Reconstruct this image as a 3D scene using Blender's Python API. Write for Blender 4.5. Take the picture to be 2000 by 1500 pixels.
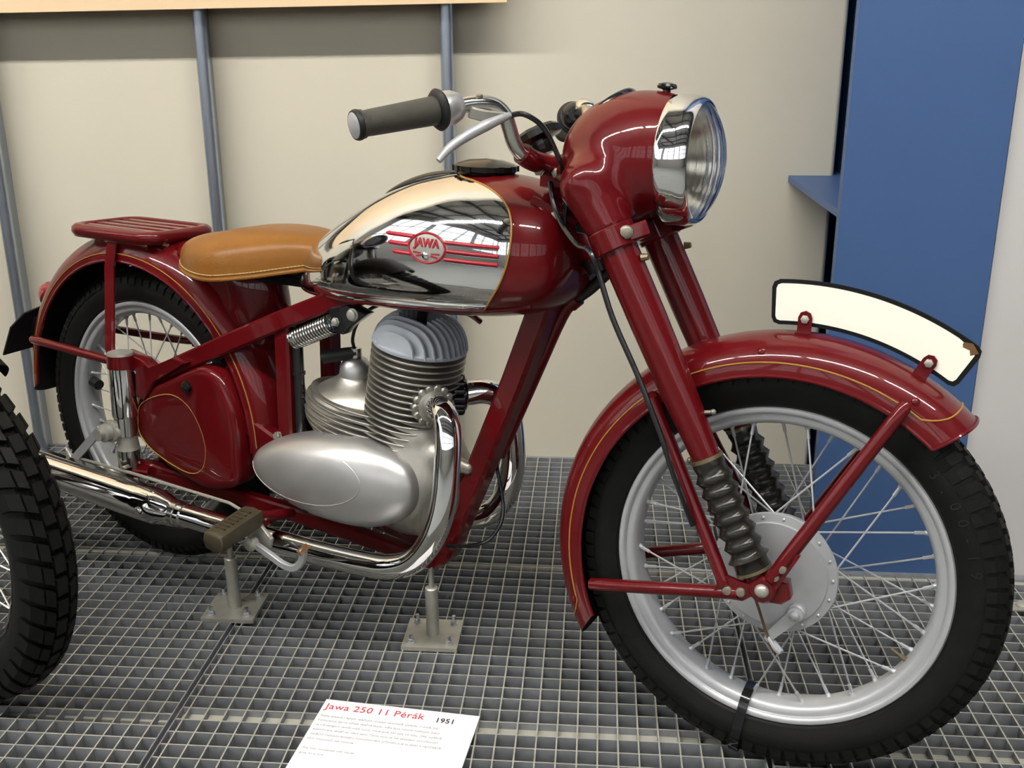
import bpy, bmesh, math, random
import numpy as np
from mathutils import Vector, Matrix

random.seed(7)
for _o in list(bpy.data.objects):
    bpy.data.objects.remove(_o)
SC = bpy.context.scene
COL = SC.collection

# ------------------------------------------------------------------ camera
F_PX = 2021.8
cam_d = bpy.data.cameras.new('camera')
cam_d.sensor_width = 36.0
cam_d.lens = F_PX / 2000.0 * 36.0
cam_d.clip_start = 0.02
cam = bpy.data.objects.new('camera', cam_d)
COL.objects.link(cam)
_r, _d, _f = (0.996696, 0.081113, -0.004296), (0.021071, -0.309268, -0.950742), (-0.078446, 0.947509, -0.309955)
cam.matrix_world = Matrix(((_r[0], -_d[0], -_f[0], 0.0), (_r[1], -_d[1], -_f[1], 0.0), (_r[2], -_d[2], -_f[2], 1.08115), (0, 0, 0, 1)))
SC.camera = cam

# ------------------------------------------------------------------ world and exposure
wd = bpy.data.worlds.new('hall_ambient')
SC.world = wd
wd.use_nodes = True
wd.node_tree.nodes['Background'].inputs[0].default_value = (0.95, 0.97, 1.0, 1)
wd.node_tree.nodes['Background'].inputs[1].default_value = 0.02
SC.view_settings.view_transform = 'Standard'
SC.view_settings.look = 'None'
SC.view_settings.gamma = 1.0
SC.view_settings.exposure = 0.22
SC.view_settings.use_curve_mapping = False
LAMP_STRENGTH = 200.0       # fluorescent tubes of the hall
WINDOW_STRENGTH = 1.0      # daylight in the panes of the window band opposite
try:
    SC.cycles.use_denoising = True
    SC.cycles.max_bounces = 6
    SC.cycles.diffuse_bounces = 2
    SC.cycles.glossy_bounces = 4
    SC.cycles.transmission_bounces = 6
    SC.cycles.use_adaptive_sampling = True
    SC.cycles.adaptive_threshold = 0.08
    SC.cycles.adaptive_min_samples = 16
    SC.cycles.transparent_max_bounces = 12
    SC.cycles.caustics_reflective = False
    SC.cycles.caustics_refractive = False
    SC.cycles.sample_clamp_indirect = 6.0
except Exception:
    pass

# ------------------------------------------------------------------ materials
MATS = {}
def mat(name, col, rough=0.5, metal=0.0, coat=0.0, noise=0.0, nscale=40.0, bump=0.0, bscale=200.0, emit=0.0, trans=0.0, ior=1.45, spec=0.5, rvar=0.0, coat_rough=0.03):
    m = bpy.data.materials.new(name); m.use_nodes = True
    nt = m.node_tree; p = nt.nodes['Principled BSDF']
    p.inputs['Base Color'].default_value = (*col, 1)
    p.inputs['Roughness'].default_value = rough
    p.inputs['Metallic'].default_value = metal
    p.inputs['IOR'].default_value = ior
    p.inputs['Specular IOR Level'].default_value = spec
    p.inputs['Coat Weight'].default_value = coat
    p.inputs['Coat Roughness'].default_value = coat_rough
    p.inputs['Transmission Weight'].default_value = trans
    if emit:
        p.inputs['Emission Color'].default_value = (*col, 1)
        p.inputs['Emission Strength'].default_value = emit
    tc = nt.nodes.new('ShaderNodeTexCoord')
    if noise or rvar:
        n = nt.nodes.new('ShaderNodeTexNoise'); n.inputs['Scale'].default_value = nscale; n.inputs['Detail'].default_value = 5
        nt.links.new(tc.outputs['Object'], n.inputs['Vector'])
        if noise:
            mx = nt.nodes.new('ShaderNodeMix'); mx.data_type = 'RGBA'
            mx.inputs['A'].default_value = (*[c * (1 - noise) for c in col], 1)
            mx.inputs['B'].default_value = (*[min(1, c * (1 + noise)) for c in col], 1)
            nt.links.new(n.outputs['Fac'], mx.inputs['Factor'])
            nt.links.new(mx.outputs['Result'], p.inputs['Base Color'])
        if rvar:
            mr = nt.nodes.new('ShaderNodeMapRange')
            mr.inputs['To Min'].default_value = max(0, rough - rvar); mr.inputs['To Max'].default_value = min(1, rough + rvar)
            nt.links.new(n.outputs['Fac'], mr.inputs['Value']); nt.links.new(mr.outputs['Result'], p.inputs['Roughness'])
    if bump:
        b = nt.nodes.new('ShaderNodeBump'); b.inputs['Strength'].default_value = bump; b.inputs['Distance'].default_value = 0.002
        n2 = nt.nodes.new('ShaderNodeTexNoise'); n2.inputs['Scale'].default_value = bscale; n2.inputs['Detail'].default_value = 4
        nt.links.new(tc.outputs['Object'], n2.inputs['Vector'])
        nt.links.new(n2.outputs['Fac'], b.inputs['Height']); nt.links.new(b.outputs['Normal'], p.inputs['Normal'])
    MATS[name] = m
    return m

RED = mat('red_enamel', (0.104, 0.0026, 0.0045), 0.35, coat=0.55, noise=0.10, nscale=12, spec=0.15, coat_rough=0.035)
CHROME = mat('chrome', (0.80, 0.80, 0.80), 0.05, 1.0)
CHROME_OLD = mat('dull_chrome', (0.56, 0.55, 0.52), 0.16, 1.0, noise=0.15, nscale=30)
STEEL = mat('zinc_steel', (0.46, 0.45, 0.39), 0.40, 0.55, noise=0.15, nscale=60)
ALU = mat('cast_aluminium', (0.42, 0.40, 0.35), 0.40, 0.85, noise=0.22, nscale=22, bump=0.10, bscale=420, rvar=0.08)
ALU_SMOOTH = mat('satin_aluminium', (0.54, 0.535, 0.52), 0.38, 0.8, noise=0.12, nscale=14, rvar=0.05)
ALU_PAINT = mat('aluminium_paint', (0.50, 0.51, 0.52), 0.42, 0.45, noise=0.06, nscale=50)
HEAD_PAINT = mat('grey_head_paint', (0.46, 0.49, 0.53), 0.5, 0.25, noise=0.08, nscale=60)
RUBBER = mat('black_rubber', (0.008, 0.008, 0.0075), 0.5, noise=0.25, nscale=25, bump=0.12, bscale=300)
RUBBER_TREAD = mat('tread_rubber', (0.0062, 0.0062, 0.0052), 0.55, noise=0.45, nscale=40, bump=0.15, bscale=260, spec=0.22)
RUBBER_MARK = mat('moulded_rubber_mark', (0.015, 0.0145, 0.0135), 0.5, spec=0.25)
GRIP = mat('grip_rubber', (0.062, 0.058, 0.045), 0.55, noise=0.25, nscale=60, bump=0.7, bscale=900)
GAITER = mat('gaiter_rubber', (0.016, 0.0145, 0.0115), 0.27, noise=0.35, nscale=35)
BLACK = mat('black_paint', (0.008, 0.008, 0.009), 0.18, coat=0.4)
BAKELITE = mat('black_bakelite', (0.010, 0.010, 0.009), 0.16)
BRASS = mat('tarnished_brass', (0.20, 0.165, 0.095), 0.42, 0.7, noise=0.3)
BOLT = mat('nickel_bolt', (0.27, 0.25, 0.20), 0.42, 0.6, noise=0.2, nscale=80)
RUST = mat('rusty_steel', (0.16, 0.085, 0.035), 0.7, 0.3, noise=0.5, nscale=90)
GOLD = mat('gold_line', (0.36, 0.185, 0.03), 0.4)
LEATHER = mat('tan_leather', (0.225, 0.090, 0.014), 0.36, spec=0.3, noise=0.20, nscale=9, bump=0.16, bscale=160, rvar=0.05)
THREAD = mat('pale_thread', (0.62, 0.45, 0.20), 0.7)
CREAM = mat('cream_enamel', (0.95, 0.94, 0.80), 0.42)
PLATE_BLACK = mat('plate_black', (0.006, 0.006, 0.006), 0.7, spec=0.2)
GLASS = mat('lamp_glass', (0.98, 0.98, 0.97), 0.02, trans=1.0, ior=1.45)
REFLECTOR = mat('lamp_reflector', (0.88, 0.84, 0.72), 0.22, 1.0)
BADGE_RED = mat('badge_red', (0.42, 0.012, 0.030), 0.3)
LAMP_RED = mat('tail_lamp_red', (0.22, 0.02, 0.02), 0.15, coat=0.5)
PEDAL = mat('worn_footrest_rubber', (0.050, 0.040, 0.022), 0.5, noise=0.4, nscale=50)
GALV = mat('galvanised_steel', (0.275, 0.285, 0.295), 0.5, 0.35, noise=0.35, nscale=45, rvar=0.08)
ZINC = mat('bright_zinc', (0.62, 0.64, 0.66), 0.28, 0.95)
GALV_EDGE = mat('sheen_galvanised_edge', (0.46, 0.45, 0.385), 0.45, 0.3, noise=0.2, nscale=60)  # paler tone paints the overhead sheen onto the bar tops
GALV_POST = mat('zinc_post', (0.42, 0.47, 0.54), 0.30, 0.85, noise=0.08, nscale=15)
WALL = mat('beige_plaster', (0.625, 0.580, 0.460), 0.75, noise=0.025, nscale=3, bump=0.05, bscale=90)
WALL_R = mat('white_plaster', (0.575, 0.560, 0.540), 0.75, noise=0.02, nscale=3, bump=0.05, bscale=90)
BLUE = mat('blue_column_paint', (0.052, 0.108, 0.250), 0.45, noise=0.04, nscale=4)
PEACH = mat('peach_board', (0.82, 0.60, 0.36), 0.6)
PAPER = mat('white_card', (0.90, 0.90, 0.89), 0.5)
INK_RED = mat('red_ink', (0.62, 0.055, 0.085), 0.6)
INK_BLACK = mat('dark_ink', (0.06, 0.05, 0.06), 0.6)
INK_GREY = mat('grey_ink', (0.50, 0.49, 0.50), 0.6)
DARKPIT = mat('pit_concrete', (0.11, 0.11, 0.11), 0.9, noise=0.2, nscale=6)
BEAM = mat('support_beam', (0.48, 0.47, 0.40), 0.6, 0.2)
CONCRETE = mat('hall_floor_grey', (0.20, 0.21, 0.20), 0.45, noise=0.12, nscale=2)
HALLWALL = mat('hall_wall_paint', (0.24, 0.235, 0.225), 0.8)
CEIL = mat('hall_ceiling_paint', (0.34, 0.34, 0.33), 0.8)
STEELDARK = mat('dark_ceiling_steel', (0.05, 0.05, 0.055), 0.6)
PANE = mat('daylit_pane', (0.93, 0.96, 1.0), 0.3, emit=WINDOW_STRENGTH)
TUBE = mat('fluorescent_tube', (1.0, 0.97, 0.93), 0.3, emit=LAMP_STRENGTH)

# ------------------------------------------------------------------ mesh helpers
V3 = lambda *a: np.array(a, float)
def unit(v):
    v = np.asarray(v, float); n = np.linalg.norm(v); return v / n if n > 1e-12 else v
def spline(pts, n=8, closed=False):
    """Catmull-Rom through pts."""
    P = [np.asarray(p, float) for p in pts]; out = []
    m = len(P)
    if m < 3 and not closed: return np.array(P)
    seg = m if closed else m - 1
    for i in range(seg):
        if closed: a, b, c, d = P[(i - 1) % m], P[i], P[(i + 1) % m], P[(i + 2) % m]
        else:
            b, c = P[i], P[i + 1]; a = P[i - 1] if i else 2 * b - c; d = P[i + 2] if i + 2 < m else 2 * c - b
        for k in range(n):
            t = k / n
            out.append(0.5 * ((2 * b) + (-a + c) * t + (2 * a - 5 * b + 4 * c - d) * t * t + (-a + 3 * b - 3 * c + d) * t ** 3))
    if not closed: out.append(P[-1])
    return np.array(out)
def interp(x, xs, ys): return float(np.interp(x, xs, ys))
def smooth_interp(xs, ys):
    xs = np.asarray(xs, float); ys = np.asarray(ys, float)
    S = spline(np.stack([xs, ys], 1), 12)
    return lambda x: float(np.interp(x, S[:, 0], S[:, 1]))

class MB:
    def __init__(self): self.v = []; self.f = []
    def add(self, vs, fs):
        o = len(self.v); self.v.extend([tuple(map(float, p)) for p in vs]); self.f.extend([tuple(i + o for i in f) for f in fs]); return self
    def rings(self, rings, closed_u=True, closed_v=False, cap0=True, cap1=True):
        n = len(rings[0]); m = len(rings); vs = [p for r in rings for p in r]; fs = []
        for i in range(m if closed_v else m - 1):
            for j in range(n if closed_u else n - 1):
                a = i * n + j; b = i * n + (j + 1) % n; i2 = (i + 1) % m
                fs.append((a, b, i2 * n + (j + 1) % n, i2 * n + j))
        if closed_u and not closed_v:
            if cap0: fs.append(tuple(range(n))[::-1])
            if cap1: fs.append(tuple(range((m - 1) * n, m * n)))
        return self.add(vs, fs)
    def box(self, c, s, R=None):
        c = np.asarray(c, float); h = np.asarray(s, float) / 2
        P = [V3(x, y, z) * h for x in (-1, 1) for y in (-1, 1) for z in (-1, 1)]
        if R is not None: P = [np.asarray(R) @ p for p in P]
        return self.add([c + p for p in P], [(0, 1, 3, 2), (4, 6, 7, 5), (0, 4, 5, 1), (2, 3, 7, 6), (0, 2, 6, 4), (1, 5, 7, 3)])
    def frames(self, path):
        T = [unit(path[min(i + 1, len(path) - 1)] - path[max(i - 1, 0)]) for i in range(len(path))]
        up = V3(0, 0, 1) if abs(T[0][2]) < 0.9 else V3(1, 0, 0)
        N = unit(np.cross(np.cross(T[0], up), T[0])); out = []
        for t in T:
            N = unit(N - t * (N @ t)); out.append((t, N, np.cross(t, N)))
        return out
    def tube(self, path, r, n=10, sub=0, closed=False, cap=True):
        path = np.array([np.asarray(p, float) for p in path])
        m0 = len(path)
        if sub:
            path2 = spline(path, sub, closed)
            if not np.isscalar(r): r = np.interp(np.linspace(0, 1, len(path2)), np.linspace(0, 1, m0), r)
            path = path2
        rr = [r] * len(path) if np.isscalar(r) else r
        if closed:
            T = [unit(path[(i + 1) % len(path)] - path[i - 1]) for i in range(len(path))]
            N = unit(np.cross(T[0], V3(0.31, 0.17, 0.93))); fr = []
            for t in T: N = unit(N - t * (N @ t)); fr.append((t, N, np.cross(t, N)))
        else: fr = self.frames(path)
        a = np.linspace(0, 2 * np.pi, n, endpoint=False)
        R = [[p + q * (np.cos(x) * N + np.sin(x) * Bn) for x in a] for p, q, (t, N, Bn) in zip(path, rr, fr)]
        return self.rings(R, closed_v=closed, cap0=cap, cap1=cap)
    def bar(self, path, w, h, side=(0, 1, 0), sub=0, bev=0.15):
        """rectangular tube; w along side, h across it"""
        path = np.array([np.asarray(p, float) for p in path])
        if sub: path = spline(path, sub)
        R = []
        for i, p in enumerate(path):
            t = unit(path[min(i + 1, len(path) - 1)] - path[max(i - 1, 0)])
            s = unit(np.asarray(side, float) - t * (np.asarray(side, float) @ t)); u = np.cross(t, s)
            b = bev * min(w, h)
            q = [(-w / 2 + b, -h / 2), (w / 2 - b, -h / 2), (w / 2, -h / 2 + b), (w / 2, h / 2 - b), (w / 2 - b, h / 2), (-w / 2 + b, h / 2), (-w / 2, h / 2 - b), (-w / 2, -h / 2 + b)]
            R.append([p + a * s + c * u for a, c in q])
        return self.rings(R)
    def cyl(self, p0, p1, r0, r1=None, n=20): return self.tube([p0, p1], [r0, r0 if r1 is None else r1], n)
    def lathe(self, prof, o, axis, n=32, closed=False, a0=0.0, a1=2 * math.pi):
        """prof: (radius, distance along axis)"""
        o = np.asarray(o, float); ax = unit(axis); up = V3(0, 0, 1) if abs(ax[2]) < 0.9 else V3(1, 0, 0)
        e1 = unit(np.cross(up, ax)); e2 = np.cross(ax, e1)
        full = abs(a1 - a0 - 2 * math.pi) < 1e-6
        A = np.linspace(a0, a1, n, endpoint=not full)
        R = [[o + ax * t + r * (np.cos(x) * e1 + np.sin(x) * e2) for x in A] for r, t in prof]
        return self.rings(R, closed_u=full, closed_v=closed, cap0=full and not closed, cap1=full and not closed)
    def ball(self, c, r, n=16, m=10):
        r = np.ones(3) * np.asarray(r, float); c = np.asarray(c, float)
        R = [[c + r * V3(np.sin(t) * np.cos(x), np.sin(t) * np.sin(x), np.cos(t)) for x in np.linspace(0, 2 * np.pi, n, endpoint=False)] for t in np.linspace(0.08, np.pi - 0.08, m)]
        return self.rings(R)
    def prism(self, poly, f, t0, t1, bev=0.0):
        """poly: 2-D outline, f(u, v, w) -> 3-D, extruded w = t0..t1"""
        n = len(poly); L = []
        if bev:
            c = np.mean(poly, 0); pin = [p + unit(c - p) * bev for p in np.asarray(poly, float)]
            L = [(pin, t0), (poly, t0 + bev), (poly, t1 - bev), (pin, t1)]
        else: L = [(poly, t0), (poly, t1)]
        return self.rings([[f(p[0], p[1], t) for p in q] for q, t in L])
    def hexbolt(self, c, axis, r=0.008, h=0.006, n=6):
        ax = unit(axis); c = np.asarray(c, float)
        self.lathe([(r * 1.25, 0), (r * 1.25, h * 0.25), (r, h * 0.3), (r, h * 0.85), (r * 0.8, h)], c, ax, n if n else 16); return self
    def build(self, name, m, parent=None, mx=None, smooth=40, flip=True):
        me = bpy.data.meshes.new(name); me.from_pydata(self.v, [], self.f)
        bm = bmesh.new(); bm.from_mesh(me); bmesh.ops.recalc_face_normals(bm, faces=bm.faces); bm.to_mesh(me); bm.free()
        return link(name, me, m, parent, mx, smooth)

def link(name, me, m, parent=None, mx=None, smooth=40):
    if smooth:
        me.shade_smooth()
        me.set_sharp_from_angle(angle=math.radians(smooth))
    if m is not None and not len(me.materials): me.materials.append(m)
    o = bpy.data.objects.new(name, me); COL.objects.link(o)
    if parent is not None: o.parent = parent
    if mx is not None: o.matrix_local = mx
    return o
def copy_obj(o, parent, loc=None):
    c = o.copy(); COL.objects.link(c); c.parent = parent
    if loc is not None: c.location = loc
    return c
def empty(name, loc=(0, 0, 0)):
    o = bpy.data.objects.new(name, None); COL.objects.link(o); o.location = loc; o.empty_display_size = 0.05; return o
def tag(o, label, cat, group=None, kind=None):
    o['label'] = label; o['category'] = cat
    if group: o['group'] = group
    if kind: o['kind'] = kind
    return o

# signed-distance modelling: surface nets, then Newton projection on the zero set
def sdf_mesh(f, lo, hi, h):
    lo = np.asarray(lo, float); hi = np.asarray(hi, float)
    n = np.ceil((hi - lo) / h).astype(int) + 1
    ax = [lo[i] + h * np.arange(n[i]) for i in range(3)]
    G = np.stack(np.meshgrid(*ax, indexing='ij'), -1)
    D = f(G.reshape(-1, 3)).reshape(n); S = D < 0
    acc = np.zeros((*(n - 1), 3)); cnt = np.zeros(n - 1)
    for a in range(3):
        sl0 = [slice(None)] * 3; sl1 = [slice(None)] * 3; sl0[a] = slice(0, -1); sl1[a] = slice(1, None)
        d0, d1 = D[tuple(sl0)], D[tuple(sl1)]; cr = S[tuple(sl0)] != S[tuple(sl1)]
        t = np.where(cr, d0 / np.where(cr, d0 - d1, 1), 0)
        P = G[tuple(sl0)].copy(); P[..., a] += t * h
        o = [b for b in range(3) if b != a]
        for s1 in (0, 1):
            for s2 in (0, 1):
                src = [slice(None)] * 3
                src[o[0]] = slice(s1, s1 + n[o[0]] - 1); src[o[1]] = slice(s2, s2 + n[o[1]] - 1)
                c = cr[tuple(src)]; acc += P[tuple(src)] * c[..., None]; cnt += c
    act = cnt > 0; idx = -np.ones(act.shape, int); idx[act] = np.arange(act.sum())
    Vv = acc[act] / cnt[act][:, None]; F = []
    for a in range(3):
        o = [b for b in range(3) if b != a]
        sl0 = [slice(1, -1)] * 3; sl1 = [slice(1, -1)] * 3; sl0[a] = slice(0, -1); sl1[a] = slice(1, None)
        s0, s1 = S[tuple(sl0)], S[tuple(sl1)]; I = np.argwhere(s0 != s1); fl = s0[tuple(I.T)]
        base = I.copy(); base[:, o[0]] += 1; base[:, o[1]] += 1
        q = []
        for e0, e1 in ((0, 0), (-1, 0), (-1, -1), (0, -1)):
            b = base.copy(); b[:, o[0]] += e0; b[:, o[1]] += e1; q.append(idx[tuple(b.T)])
        Q = np.stack(q, 1); Q = Q[(Q >= 0).all(1)]; F.append(Q)
    F = np.concatenate(F); e = h * 0.05
    for _ in range(4):
        d = f(Vv); g = np.stack([(f(Vv + e * np.eye(3)[k]) - f(Vv - e * np.eye(3)[k])) / (2 * e) for k in range(3)], 1)
        st = d[:, None] * g / np.maximum((g * g).sum(1), 0.05)[:, None]; L = np.linalg.norm(st, axis=1, keepdims=True)
        Vv = Vv - st * np.minimum(1, 0.6 * h / np.maximum(L, 1e-12))
    m = MB(); m.v = [tuple(p) for p in Vv]; m.f = [tuple(map(int, q)) for q in F]; return m
def sd_ell(P, c, r):
    q = (P - np.asarray(c)) / np.asarray(r); k = np.linalg.norm(q, axis=1); k2 = np.linalg.norm(q / np.asarray(r), axis=1)
    return k * (k - 1) / np.maximum(k2, 1e-9)
def sd_cone(P, a, b, ra, rb):
    a = np.asarray(a, float); b = np.asarray(b, float); ba = b - a; t = np.clip(((P - a) @ ba) / (ba @ ba), 0, 1)
    return np.linalg.norm(P - a - t[:, None] * ba, axis=1) - (ra + (rb - ra) * t)
def sd_box(P, c, s, r):
    q = np.abs(P - np.asarray(c)) - (np.asarray(s) / 2 - r); return np.linalg.norm(np.maximum(q, 0), axis=1) + np.minimum(q.max(1), 0) - r
def smin(a, b, k):
    h = np.clip(0.5 + 0.5 * (b - a) / k, 0, 1); return b * (1 - h) + a * h - k * h * (1 - h)

def text_mesh(txt, size, extrude=0.0006, align='LEFT', spacing=1.0, shear=0.0, bold=0.0):
    c = bpy.data.curves.new('lettering', 'FONT'); c.body = txt; c.size = size; c.extrude = extrude; c.align_x = align; c.space_character = spacing
    c.shear = shear; c.offset = bold; c.resolution_u = 3
    o = bpy.data.objects.new('lettering', c); COL.objects.link(o)
    bpy.context.view_layer.update()
    me = bpy.data.meshes.new_from_object(o.evaluated_get(bpy.context.evaluated_depsgraph_get()))
    bpy.data.objects.remove(o); return me

# ================================================================== the setting
HALL_Z = -0.42
def plain(name, c, s, m, parent=None, kind='structure'):
    o = MB().box(c, s).build(name, m, parent, smooth=0)
    if kind and parent is None: o['kind'] = kind
    return o
wb = plain('wall_back', (-5.21, 2.74, 3.7), (11.57, 0.14, 8.3), WALL)
wr = plain('wall_right', (7.88, 2.13, 3.7), (14.22, 0.14, 8.3), WALL_R)
# rounded plaster return at the cut edge of the back wall
MB().cyl((0.575, 2.682, -0.4), (0.575, 2.682, 7.8), 0.012, n=16).build('plaster_edge', WALL, wb)

# floor: pit, support beams, three grating panels with their bars
fl = MB().box((-0.3, 1.6, -0.41), (5.2, 2.2, 0.04)).build('floor', DARKPIT, smooth=0); fl['kind'] = 'structure'
for y, w, zt in ((2.033, 0.012, -0.003), (1.460, 0.026, -0.013), (2.625, 0.02, -0.02), (0.96, 0.03, -0.013)):
    MB().box((-0.3, y, zt - 0.03), (5.0, w, 0.06)).build('support_beam', BEAM, fl, smooth=0)
PX, PY, YF, YB = 0.03335, 0.03285, 0.90, 2.655
BAR_D = 0.026
bar_y = MB().box((0, (YF + YB) / 2, -BAR_D / 2), (0.0025, YB - YF, BAR_D))
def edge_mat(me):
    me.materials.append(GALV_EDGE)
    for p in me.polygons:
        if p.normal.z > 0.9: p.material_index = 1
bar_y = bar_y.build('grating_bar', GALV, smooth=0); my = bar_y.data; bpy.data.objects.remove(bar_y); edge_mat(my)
for x0, x1, phx, phy in ((-1.676, -0.7035, -0.7636, 1.6511), (-0.6960, 0.2875, -0.2147, 1.6714), (0.2950, 1.272, 0.6198, 1.5595), (-2.65, -1.682, -1.70, 1.66)):
    p = MB()
    for xe in (x0 + 0.0015, x1 - 0.0015): p.box((xe, (YF + YB) / 2, -BAR_D / 2 + 0.0004), (0.0022, YB - YF, BAR_D))
    for ye in (YF, YB): p.box(((x0 + x1) / 2, ye, -BAR_D / 2 + 0.0004), (x1 - x0, 0.0032, BAR_D))
    panel = p.build('grating_panel', GALV, fl, smooth=0)
    w = x1 - x0
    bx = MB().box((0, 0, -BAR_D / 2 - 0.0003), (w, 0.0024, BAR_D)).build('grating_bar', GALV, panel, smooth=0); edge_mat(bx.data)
    k0 = math.ceil((x0 + 0.006 - phx) / PX); x = phx + k0 * PX
    while x < x1 - 0.006:
        o = bpy.data.objects.new('grating_bar', my); COL.objects.link(o); o.parent = panel; o.location = (x, 0, 0); x += PX
    k0 = math.ceil((YF + 0.006 - phy) / PY); y = phy + k0 * PY; first = True
    while y < YB - 0.006:
        if first: bx.location = ((x0 + x1) / 2, y, 0); first = False
        else: copy_obj(bx, panel, ((x0 + x1) / 2, y, 0))
        y += PY
# galvanised angle along the wall and the fixing clip at the right
MB().box((-2.3, 2.672, -0.012), (5.4, 0.026, 0.02)).build('edge_angle', GALV, fl, smooth=0)
MB().box((2.2, 2.046, -0.004), (3.4, 0.020, 0.014)).build('edge_angle', GALV, fl, smooth=0)
cl = MB().box((0.885, 1.925, 0.0015), (0.075, 0.034, 0.003)).build('fixing_clip', STEEL, fl, smooth=0)
MB().lathe([(0.013, 0), (0.013, 0.003), (0.009, 0.006), (0.004, 0.007)], (0.873, 1.927, 0.003), (0, 0, 1), 16).build('clip_screw', STEEL, cl)

# blue steel column: flange, recessed web, stiffener plate
co = MB()
co.box((0.6165, 2.0625, 3.7), (0.297, 0.025, 8.3)); co.box((0.622, 2.50, 3.7), (0.016, 0.86, 8.3)); co.box((0.64, 2.925, 3.7), (0.32, 0.025, 8.3))
co = co.build('steel_column', BLUE, smooth=0)
tag(co, 'blue painted steel column beside the white wall at right', 'column', kind='structure')
MB().box((0.548, 2.50, 0.764), (0.146, 0.86, 0.016)).build('stiffener_plate', BLUE, co, smooth=0)

# peach board high on the wall and the three zinc posts that carry it
bd = MB().box((-1.4725, 0, 0.80), (2.945, 0.020, 1.60)).build('display_board', PEACH, smooth=0); bd.location = (-0.222, 2.589, 1.180); bd.rotation_euler = (0, math.radians(-0.7), 0)
tag(bd, 'pale peach display board hanging over the zinc posts on the back wall', 'board')
GRP = 'zinc wall posts'
for x, lab in ((-0.983, 'slim zinc post rising behind the luggage rack to the peach board'), (-0.372, 'slim zinc post rising behind the near handlebar grip to the peach board'), (-1.558, 'slim zinc post at the left picture edge behind the rear mudguard')):
    p = empty('wall_post', (x, 2.622, 0))
    tag(p, lab, 'post', GRP)
    m = MB(); m.tube([(0, 0, -0.02), (0, 0, 2.7)], 0.0165, n=20); m.build('post_tube', GALV_POST, p)
    MB().box((0.0, 0.027, 1.2), (0.012, 0.04, 2.9)).build('post_rail', GALV_POST, p, smooth=0)

# the hall behind the photographer
def hall(name, c, s, m): 
    o = MB().box(c, s).build(name, m, smooth=0); o['kind'] = 'structure'; return o
hall('floor_hall', (0, -4.0, HALL_Z - 0.05), (30, 9.6, 0.1), CONCRETE)
hall('trim_platform', (0, 0.86, -0.22), (30, 0.06, 0.40), STEELDARK)
hw = hall('wall_front', (0, -8.9, 0.85), (30, 0.2, 2.6), HALLWALL)
hall('wall_front_upper', (0, -8.9, 7.2), (30, 0.2, 1.2), HALLWALL)
hall('wall_left', (-11.1, -3, 0.85), (0.2, 12, 2.6), HALLWALL)
hall('wall_left_upper', (-11.1, -3, 7.3), (0.2, 12, 1.1), HALLWALL)
for i in range(3):
    w = hall('window_%d' % (i + 9), (-11.06, -7.1 + 3.7 * i, 4.45), (0.04, 3.2, 4.6), PANE); f = MB()
    for dy in (-1.65, -0.55, 0.55, 1.65): f.box((-11.03, -7.1 + 3.7 * i + dy, 4.45), (0.10, 0.10, 4.7))
    for dz in (-2.3, -0.77, 0.77, 2.3): f.box((-11.03, -7.1 + 3.7 * i, 4.45 + dz), (0.10, 3.4, 0.10))
    f.build('window_frame', STEELDARK, w, smooth=0)
    hall('wall_left_pier', (-11.08, -5.25 + 3.7 * i, 4.45), (0.18, 0.42, 4.8), HALLWALL)
hall('wall_left_end', (-11.1, 2.4, 3.5), (0.2, 1.6, 7.8), HALLWALL)
hall('wall_side', (15.1, -3, 3.7), (0.2, 12, 8.3), HALLWALL)
ce = hall('ceiling', (0, -3, 7.85), (30.4, 12.2, 0.1), CEIL)
for i in range(13):
    MB().box((-14.4 + 2.4 * i, -3, 7.62), (0.14, 12, 0.36)).build('ceiling_beam', STEELDARK, ce, smooth=0)
for i in range(6):
    MB().box((0, -8.4 + 2.0 * i, 7.66), (30, 0.10, 0.28)).build('ceiling_beam', STEELDARK, ce, smooth=0)
for i in range(8):
    w = hall('window_%d' % (i + 1), (-12.95 + 3.7 * i, -8.86, 4.5), (3.2, 0.04, 4.5), PANE)
    f = MB()
    for dx in (-1.65, -0.55, 0.55, 1.65): f.box((-12.95 + 3.7 * i + dx, -8.83, 4.5), (0.10, 0.10, 4.6))
    for dz in (-2.25, -0.75, 0.75, 2.25): f.box((-12.95 + 3.7 * i, -8.83, 4.5 + dz), (3.4, 0.10, 0.10))
    f.build('window_frame', STEELDARK, w, smooth=0)
    if i < 7: hall('wall_front_pier', (-11.10 + 3.7 * i, -8.88, 4.5), (0.42, 0.18, 4.8), HALLWALL)
for i in range(5):
    l = empty('ceiling_lamp', (-8.2 + 2.7 * i, -0.9, 5.60))
    tag(l, ('leftmost', 'second from left', 'middle', 'fourth from left', 'rightmost')[i] + ' fluorescent hall lamp in the row above the photographer', 'lamp', 'row of hall lamps above the photographer')
    MB().box((0, 0, 0.06), (2.5, 0.30, 0.06)).build('lamp_housing', HALLWALL, l, smooth=0)
    MB().box((0, 0, 0.4), (0.03, 0.03, 0.62)).build('lamp_hanger', STEELDARK, l, smooth=0)
    m = MB()
    for dy in (-0.08, 0.08): m.cyl((-1.2, dy, 0.0), (1.2, dy, 0.0), 0.022, n=8)
    m.build('lamp_tube', TUBE, l)

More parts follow.
